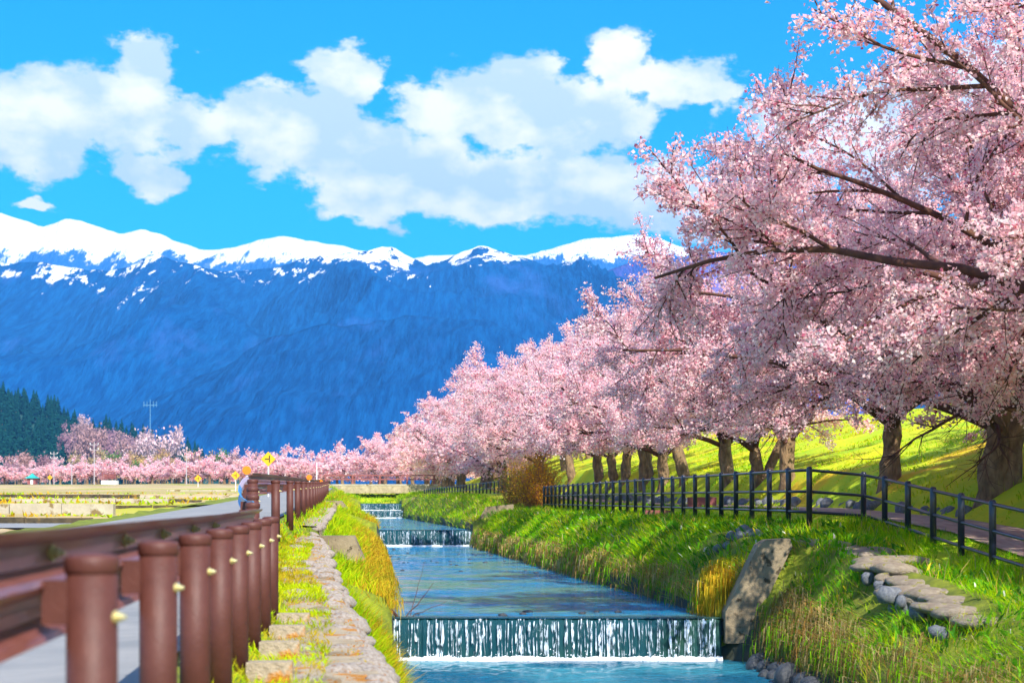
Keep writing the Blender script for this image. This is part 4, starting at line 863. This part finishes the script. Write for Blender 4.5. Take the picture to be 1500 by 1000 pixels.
for k in range(70):
    x = random.uniform(100, 205); rtree('purple', x, np.interp(x, [100, 150, 200], [612, 614, 640]) + random.uniform(0, 45), random.uniform(1010, 1330), 17, 'purple brown leafless tree on the shoulder of the far hill', 'bare trees on the far hill')
for k in range(34):
    x = random.uniform(90, 330); rtree(random.choice(['tan', 'tan', 'purple', 'green']), x, random.uniform(655, 680), random.uniform(560, 700), 9, 'tan leafless tree behind the far cherry row', 'tan trees behind the cherry row')
for k in range(16):
    x = random.uniform(290, 420); rtree(random.choice(['tan', 'purple', 'green']), x, random.uniform(660, 680), random.uniform(480, 600), 8, 'low scrubby tree between cherry row and mountain', 'scrub between the cherry row and the mountain')
for k in range(8): rtree('purple', random.uniform(10, 70), random.uniform(660, 690), random.uniform(560, 700), 10, 'purple brown tree behind the teal roofed hut', 'bare trees behind the hut')

# ------------------------------------------------------------------ orange shrub
def shrub(label, X, Y, w_, h_, n, tint, seed, name='shrub'):
    rg = np.random.default_rng(seed); z = Hs(X, Y); root = tag(empty(name, (X, Y, z)), label, 'shrub'); st = MB(); V = []; C = []
    for k in range(n):
        a = rg.random() * 6.28; e = rg.uniform(.35, 1.45); d = np.array([math.cos(a) * math.cos(e) * w_ / h_, math.sin(a) * math.cos(e) * w_ / h_, math.sin(e)]); P = walk(rg, (rg.normal(0, .15 * w_), rg.normal(0, .15 * w_), -.05), d, h_ * rg.uniform(.7, 1.05) * np.linalg.norm(d), 5, .10, .02)
        v, f = tube(P, np.linspace(.012, .003, 6), 3); st.add(v, f); L = rg.integers(18, 30); kk = rg.integers(1, 5, L); q = P[kk] + (P[kk + 1] - P[kk]) * rg.random((L, 1)) + rg.normal(0, .07, (L, 3))
        A = rg.normal(size=(L, 3)); A /= np.linalg.norm(A, axis=1)[:, None]; B = np.cross(A, rg.normal(size=(L, 3))); B /= np.linalg.norm(B, axis=1)[:, None]; s = rg.uniform(.02, .05, (L, 1))
        V.append(np.stack([q + A * s, q + B * s * .5, q - A * s, q - B * s * .5], 1).reshape(-1, 3)); C.append(np.repeat(np.array(tint)[rg.integers(0, len(tint), L)] * rg.uniform(.7, 1.2, (L, 1)), 4, 0))
    st.build('stem', M['shrub_stem'], root); V = np.concatenate(V); link('foliage', mk_mesh('foliage', V, np.arange(len(V)).reshape(-1, 4), M['grassblade'], col=np.concatenate(C)), root)
shrub('large orange brown shrub at the far end of the near fence', px(785, 0, 74)[0], 74, 1.6, 2.6, 420, [(.88, .40, .02), (.92, .54, .02), (.60, .26, .08), (.86, .60, .04)], 9)
shrub('green yellow shrub behind the orange one', px(752, 0, 79)[0], 79, 1.2, 2.3, 130, [(.22, .24, .02), (.30, .24, .03)], 10)

# ------------------------------------------------------------------ grass
def blades(P, lean, length, width, col, rg, droop=.35):
    n = len(P); lf_ = np.stack([NZ.fbm(P[:, 0] * 2.3 + 3, P[:, 1] * 2.3, 2) - .5, NZ.fbm(P[:, 0] * 2.3 + 60, P[:, 1] * 2.3 + 8, 2) - .5, np.zeros(n)], 1) * 3.2; lean = lean + lf_; a = rg.random(n) * 2 * math.pi; side = np.stack([np.cos(a), np.sin(a), np.zeros(n)], 1) * width[:, None] / 2
    d = np.array([0, 0, 1.0]) + lean + rg.normal(0, .36, (n, 3)); d /= np.linalg.norm(d, axis=1)[:, None]
    m = P + d * length[:, None] * .55; d2 = d + lean * .5 + rg.normal(0, .2, (n, 3)) - np.array([0, 0, 1.0]) * droop; d2 /= np.linalg.norm(d2, axis=1)[:, None]; t = m + d2 * length[:, None] * .5
    V = np.stack([P - side, P + side, m + side * .8, m - side * .8, t], 1).reshape(-1, 3); b = np.arange(n)[:, None] * 5
    C = np.repeat(col[:, None], 5, 1); C[:, 4] = np.minimum(C[:, 4] * 1.15, 1)
    return V, [b + np.array([0, 1, 2, 3]), b + np.array([3, 2, 4])], C.reshape(-1, 3)
def grass_obj(name, parts, label):
    V = []; F4 = []; F3 = []; C = []; o = 0
    for v, (f4, f3), c in parts: V.append(v); F4.append(f4 + o); F3.append(f3 + o); C.append(c); o += len(v)
    return tag(link(name, mk_mesh(name, np.concatenate(V), [np.concatenate(F4), np.concatenate(F3)], M['grassblade'], col=np.concatenate(C))), label, 'grass', kind='stuff')
GREEN = np.array([[.15, .42, .004], [.24, .52, .005], [.36, .58, .006], [.50, .58, .008], [.10, .32, .006]]); DRY = np.array([[.50, .36, .13], [.42, .27, .09], [.55, .44, .20], [.40, .22, .05]]); GOLD = np.array([[.62, .38, .02], [.66, .46, .03], [.52, .28, .02], [.45, .40, .02]])
def scatter(rg, n, y0, y1, uf, pal, mixp, L, wd, lean, clump=.62, near_bias=1.4, gold=None):
    t = rg.random(n) ** near_bias; Y = y0 + (y1 - y0) * t; f = rg.random(n); lo, hi = uf(Y); u = lo + (hi - lo) * f; X = u + xc(Y)
    dens = NZ.fbm(X * 1.6 + 5, Y * 1.6, 3); uu = X - xc(Y); lx_ = np.interp(Y, [18.2, 20.2, 22.2, 25, 26.4], [5.05, 4.99, 4.92, 4.95, 4.67]); keep = ~((Y > 18.2) & (Y < 26.5) & (np.abs(X - lx_) < .20)) & (dens > rg.uniform(.2, clump, n)) & ~((Y > 24.2) & (Y < 25.35) & (uu > 2.3) & (uu < 3.05)) & ~((Y > 32.6) & (Y < 34.6) & (uu < -2.9) & (uu > -3.75)); X, Y, f = X[keep], Y[keep], f[keep]; n = len(X)
    Z = H(X, Y) - .03; tone = NZ.fbm(X * .9 + 40, Y * .9 + 11, 3)
    pi = np.clip((tone - .25) * 2 * len(pal) + rg.normal(0, .8, n), 0, len(pal) - 1).astype(int); col = pal[pi] * rg.uniform(.75, 1.2, (n, 1))
    if mixp is not None:
        q = rg.random(n) < mixp(f, Y, tone); P2 = GOLD if gold else DRY; col[q] = P2[rg.integers(0, len(P2), q.sum())] * rg.uniform(.8, 1.2, (q.sum(), 1))
    ln = L * rg.uniform(.55, 1.25, n) * (.6 + .9 * tone); sc_ = np.clip(Y / 24, .7, 2.2)
    return blades(np.stack([X, Y, Z], 1), np.array(lean), ln, wd * sc_ * rg.uniform(.7, 1.3, n), col, rg)
rg = np.random.default_rng(55)
edgeL = lambda Y: uL(Y) - offL(Y)
# left bank: green near the wall, golden reeds at the waterline
pl_ = [scatter(rg, 30000, 8, 75, lambda Y: (edgeL(Y) + .10, uL(Y) - .05), GREEN[1:4], lambda f, Y, t: np.clip((f - .25) * 1.9, .06, .95), .27, .013, (.35, -.1, 0), gold=True),
       scatter(rg, 9000, 75, 160, lambda Y: (edgeL(Y) - .3, uL(Y)), GREEN[1:4], lambda f, Y, t: .3 + 0 * f, .3, .014, (.3, 0, 0), gold=True)]
grass_obj('grass', pl_, 'green and golden grass on the guardrail side bank')
# right bank
pr = [scatter(rg, 90000, 13, 75, lambda Y: (uR(Y) + .05, np.minimum(5.9, 5.1 + 0 * Y + (Y < 30) * .8)), GREEN, lambda f, Y, t: np.where(f < .10, .5, np.where(t > .60, .18, .04)), .26, .011, (-.35, -.15, 0)),
      scatter(rg, 16000, 75, 160, lambda Y: (uR(Y), uR(Y) + 3.2), GREEN, lambda f, Y, t: .15 + 0 * f, .3, .014, (-.3, -.1, 0)),
      scatter(rg, 6000, 156, 172, lambda Y: (-5 + 0 * Y, 6 + 0 * Y), GREEN[1:], None, .35, .02, (0, 0, 0), near_bias=1)]
pf = [scatter(rg, 1100, y_, y_ + 1.2, lambda Y: (-46 + 0 * Y, -9.5 + 0 * Y), np.concatenate([GREEN[2:4], GOLD[:1]]), None, .22, .05, (0, 0, 0), clump=.6, near_bias=1) for y_ in (66.4, 70.4, 85.4, 110.4)]
grass_obj('grass', pf, 'strips of grass along the terrace edges of the fields')
# broad leaved weeds and small flowers among the blades
for (nn, pal_, L_, w_) in ((5000, np.array([[.10, .34, .01], [.16, .42, .02], [.07, .24, .02]]), .13, .05), (900, np.array([[.85, .70, .03], [.85, .82, .70], [.80, .60, .04]]), .10, .028)):
    q_ = scatter(rg, nn, 13, 60, lambda Y: (uR(Y) + .3, 5.2 + 0 * Y), pal_, None, L_, w_, (-.3, -.2, 0), clump=.6); q_[0][:, 2] += .10; pr.append(q_)
grass_obj('grass', pr, 'lush green grass on the fence side bank')
# verge beyond the fence, levee
pv = [scatter(rg, 26000, 18, 70, lambda Y: (5.0 + 0 * Y, 6.15 + 0 * Y), GREEN[:4], None, .12, .011, (-.1, -.1, 0)),
      scatter(rg, 60000, 17, 80, lambda Y: (7.55 + 0 * Y, 16.5 + 0 * Y), GREEN[1:4], lambda f, Y, t: np.where(f > .55, .5, .06), .10, .014, (-.1, -.1, 0), gold=True, clump=.7)]
grass_obj('grass', pv, 'short sunny grass on the levee under the cherry trees')
# guardrail verge: low plants and moss
pg = [scatter(rg, 9000, 7, 34, lambda Y: (ug(Y) - .1, np.minimum(ug(Y) + .42, edgeL(Y) - .2)), np.array([[.50, .54, .02], [.40, .50, .02], [.62, .50, .03]]), None, .09, .014, (0, 0, 0), clump=.55, near_bias=1.2),
      scatter(rg, 9000, 24, 100, lambda Y: (ug(Y) - .2, ug(Y) + .5), GREEN[1:4], lambda f, Y, t: .2 + 0 * f, .16, .014, (0, 0, 0), gold=True)]
grass_obj('grass', pg, 'yellow moss and low weeds at the guardrail posts')
ORA = np.array([[.55, .20, .01], [.62, .30, .015], [.50, .38, .02], [.46, .44, .02]])
pm_ = [scatter(rg, 14000, 7.5, 34, lambda Y: (ug(Y) + .1, edgeL(Y) + .03), ORA, None, .028, .016, (0, 0, 0), clump=.9, near_bias=1.1),
       scatter(rg, 22000, 7.5, 30, lambda Y: (ug(Y) - .05, ug(Y) + .55), np.concatenate([ORA[2:], GREEN[2:4]]), None, .085, .014, (0, 0, 0), clump=.75, near_bias=1.1)]
for pq in pm_: pq[0][:, 2] += .055
grass_obj('moss', pm_, 'orange and yellow moss cushions on the stone coping')
# dry grass hanging over the lips of both banks
def hanging(n, y0, y1, side, pal, Lr, seed, du=.0):
    rg = np.random.default_rng(seed); Y = rg.uniform(y0, y1, n); k = NZ.fbm(Y * 1.3 + seed, Y * 0, 3) > rg.uniform(.25, .6, n); Y = Y[k]; n = len(Y)
    e = (uR(Y) + .16 + du) if side > 0 else (uL(Y) - .16 - du); X = e + xc(Y) + rg.normal(0, .11, n); Z = H(X, Y) + rg.uniform(-.12, .16, n)
    L = rg.uniform(*Lr, n); s = np.stack([rg.normal(0, 1, n), rg.normal(0, 1, n), np.zeros(n)], 1); s /= np.linalg.norm(s, axis=1)[:, None]; s *= (.006 * np.clip(Y / 24, .8, 2.5))[:, None]
    o = np.stack([-side * rg.uniform(.04, .24, n), rg.normal(0, .12, n), rg.uniform(-.06, .10, n)], 1); P = np.stack([X, Y, Z], 1); m = P + o; t = m + np.stack([-side * rg.uniform(0, .07, n), rg.normal(0, .13, n), -L], 1)
    V = np.stack([P - s, P + s, m + s, m - s, t], 1).reshape(-1, 3); b = np.arange(n)[:, None] * 5; col = pal[rg.integers(0, len(pal), n)] * rg.uniform(.6, 1.15, (n, 1))
    return V, [b + np.array([0, 1, 2, 3]), b + np.array([3, 2, 4])], np.repeat(col, 5, 0)
grass_obj('grass', [hanging(3200, 14, 24.6, 1, np.concatenate([DRY * .8, GREEN[:2]]), (.12, .5), 1, .12), hanging(2600, 14, 24.6, 1, DRY * .8, (.1, .4), 21, .35), hanging(7000, 25.8, 70, 1, np.concatenate([DRY, GREEN[:2]]), (.15, .4), 2), hanging(3000, 25, 60, -1, GOLD, (.15, .35), 3), hanging(4200, 25.25, 26.3, 1, GOLD * 1.25, (.4, .85), 4, .12)], 'dry straw grass hanging over the water edge')

# fallen twig at the nearest weir
tb = px(598, 905, 25.3); tg = tag(empty('fallen_branch', tb), 'bare broken branch lying at the left end of the nearest waterfall', 'branch')
mb = MB(); r9 = np.random.default_rng(4)
for (a, b, r_) in [((-.25, 0, .1), (.42, -.3, -.5), .022), ((-.05, 0, 0), (.35, .1, .5), .010), ((0, 0, 0), (.55, .2, .25), .008), ((.1, -.1, -.2), (.45, -.15, -.28), .009), ((.0, -.05, -.1), (-.3, -.2, -.3), .008), ((.05, 0, .05), (.2, .3, .8), .007)]:
    P = np.array([np.array(a) + (np.array(b) - np.array(a)) * f + r9.normal(0, .02, 3) for f in np.linspace(0, 1, 6)]); mb.tube(P, np.linspace(r_, r_ * .4, 6), 6)
mb.build('stem', M['twig'], tg)

# ------------------------------------------------------------------ air
def haze():
    m, N, L = new_mat('haze'); out = N.new('ShaderNodeOutputMaterial'); v = N.new('ShaderNodeVolumePrincipled'); v.inputs['Color'].default_value = (0.10, 0.44, 1.0, 1); v.inputs['Density'].default_value = 1.2e-4; v.inputs['Anisotropy'].default_value = 0.0
    L.new(v.outputs[0], out.inputs['Volume'])
    mb = MB(); mb.box((0, 3400, 580), (16000, 14000, 1300)); o = mb.build('haze', m); tag(o, 'thin blue air over the whole valley', 'haze', kind='stuff')
haze()
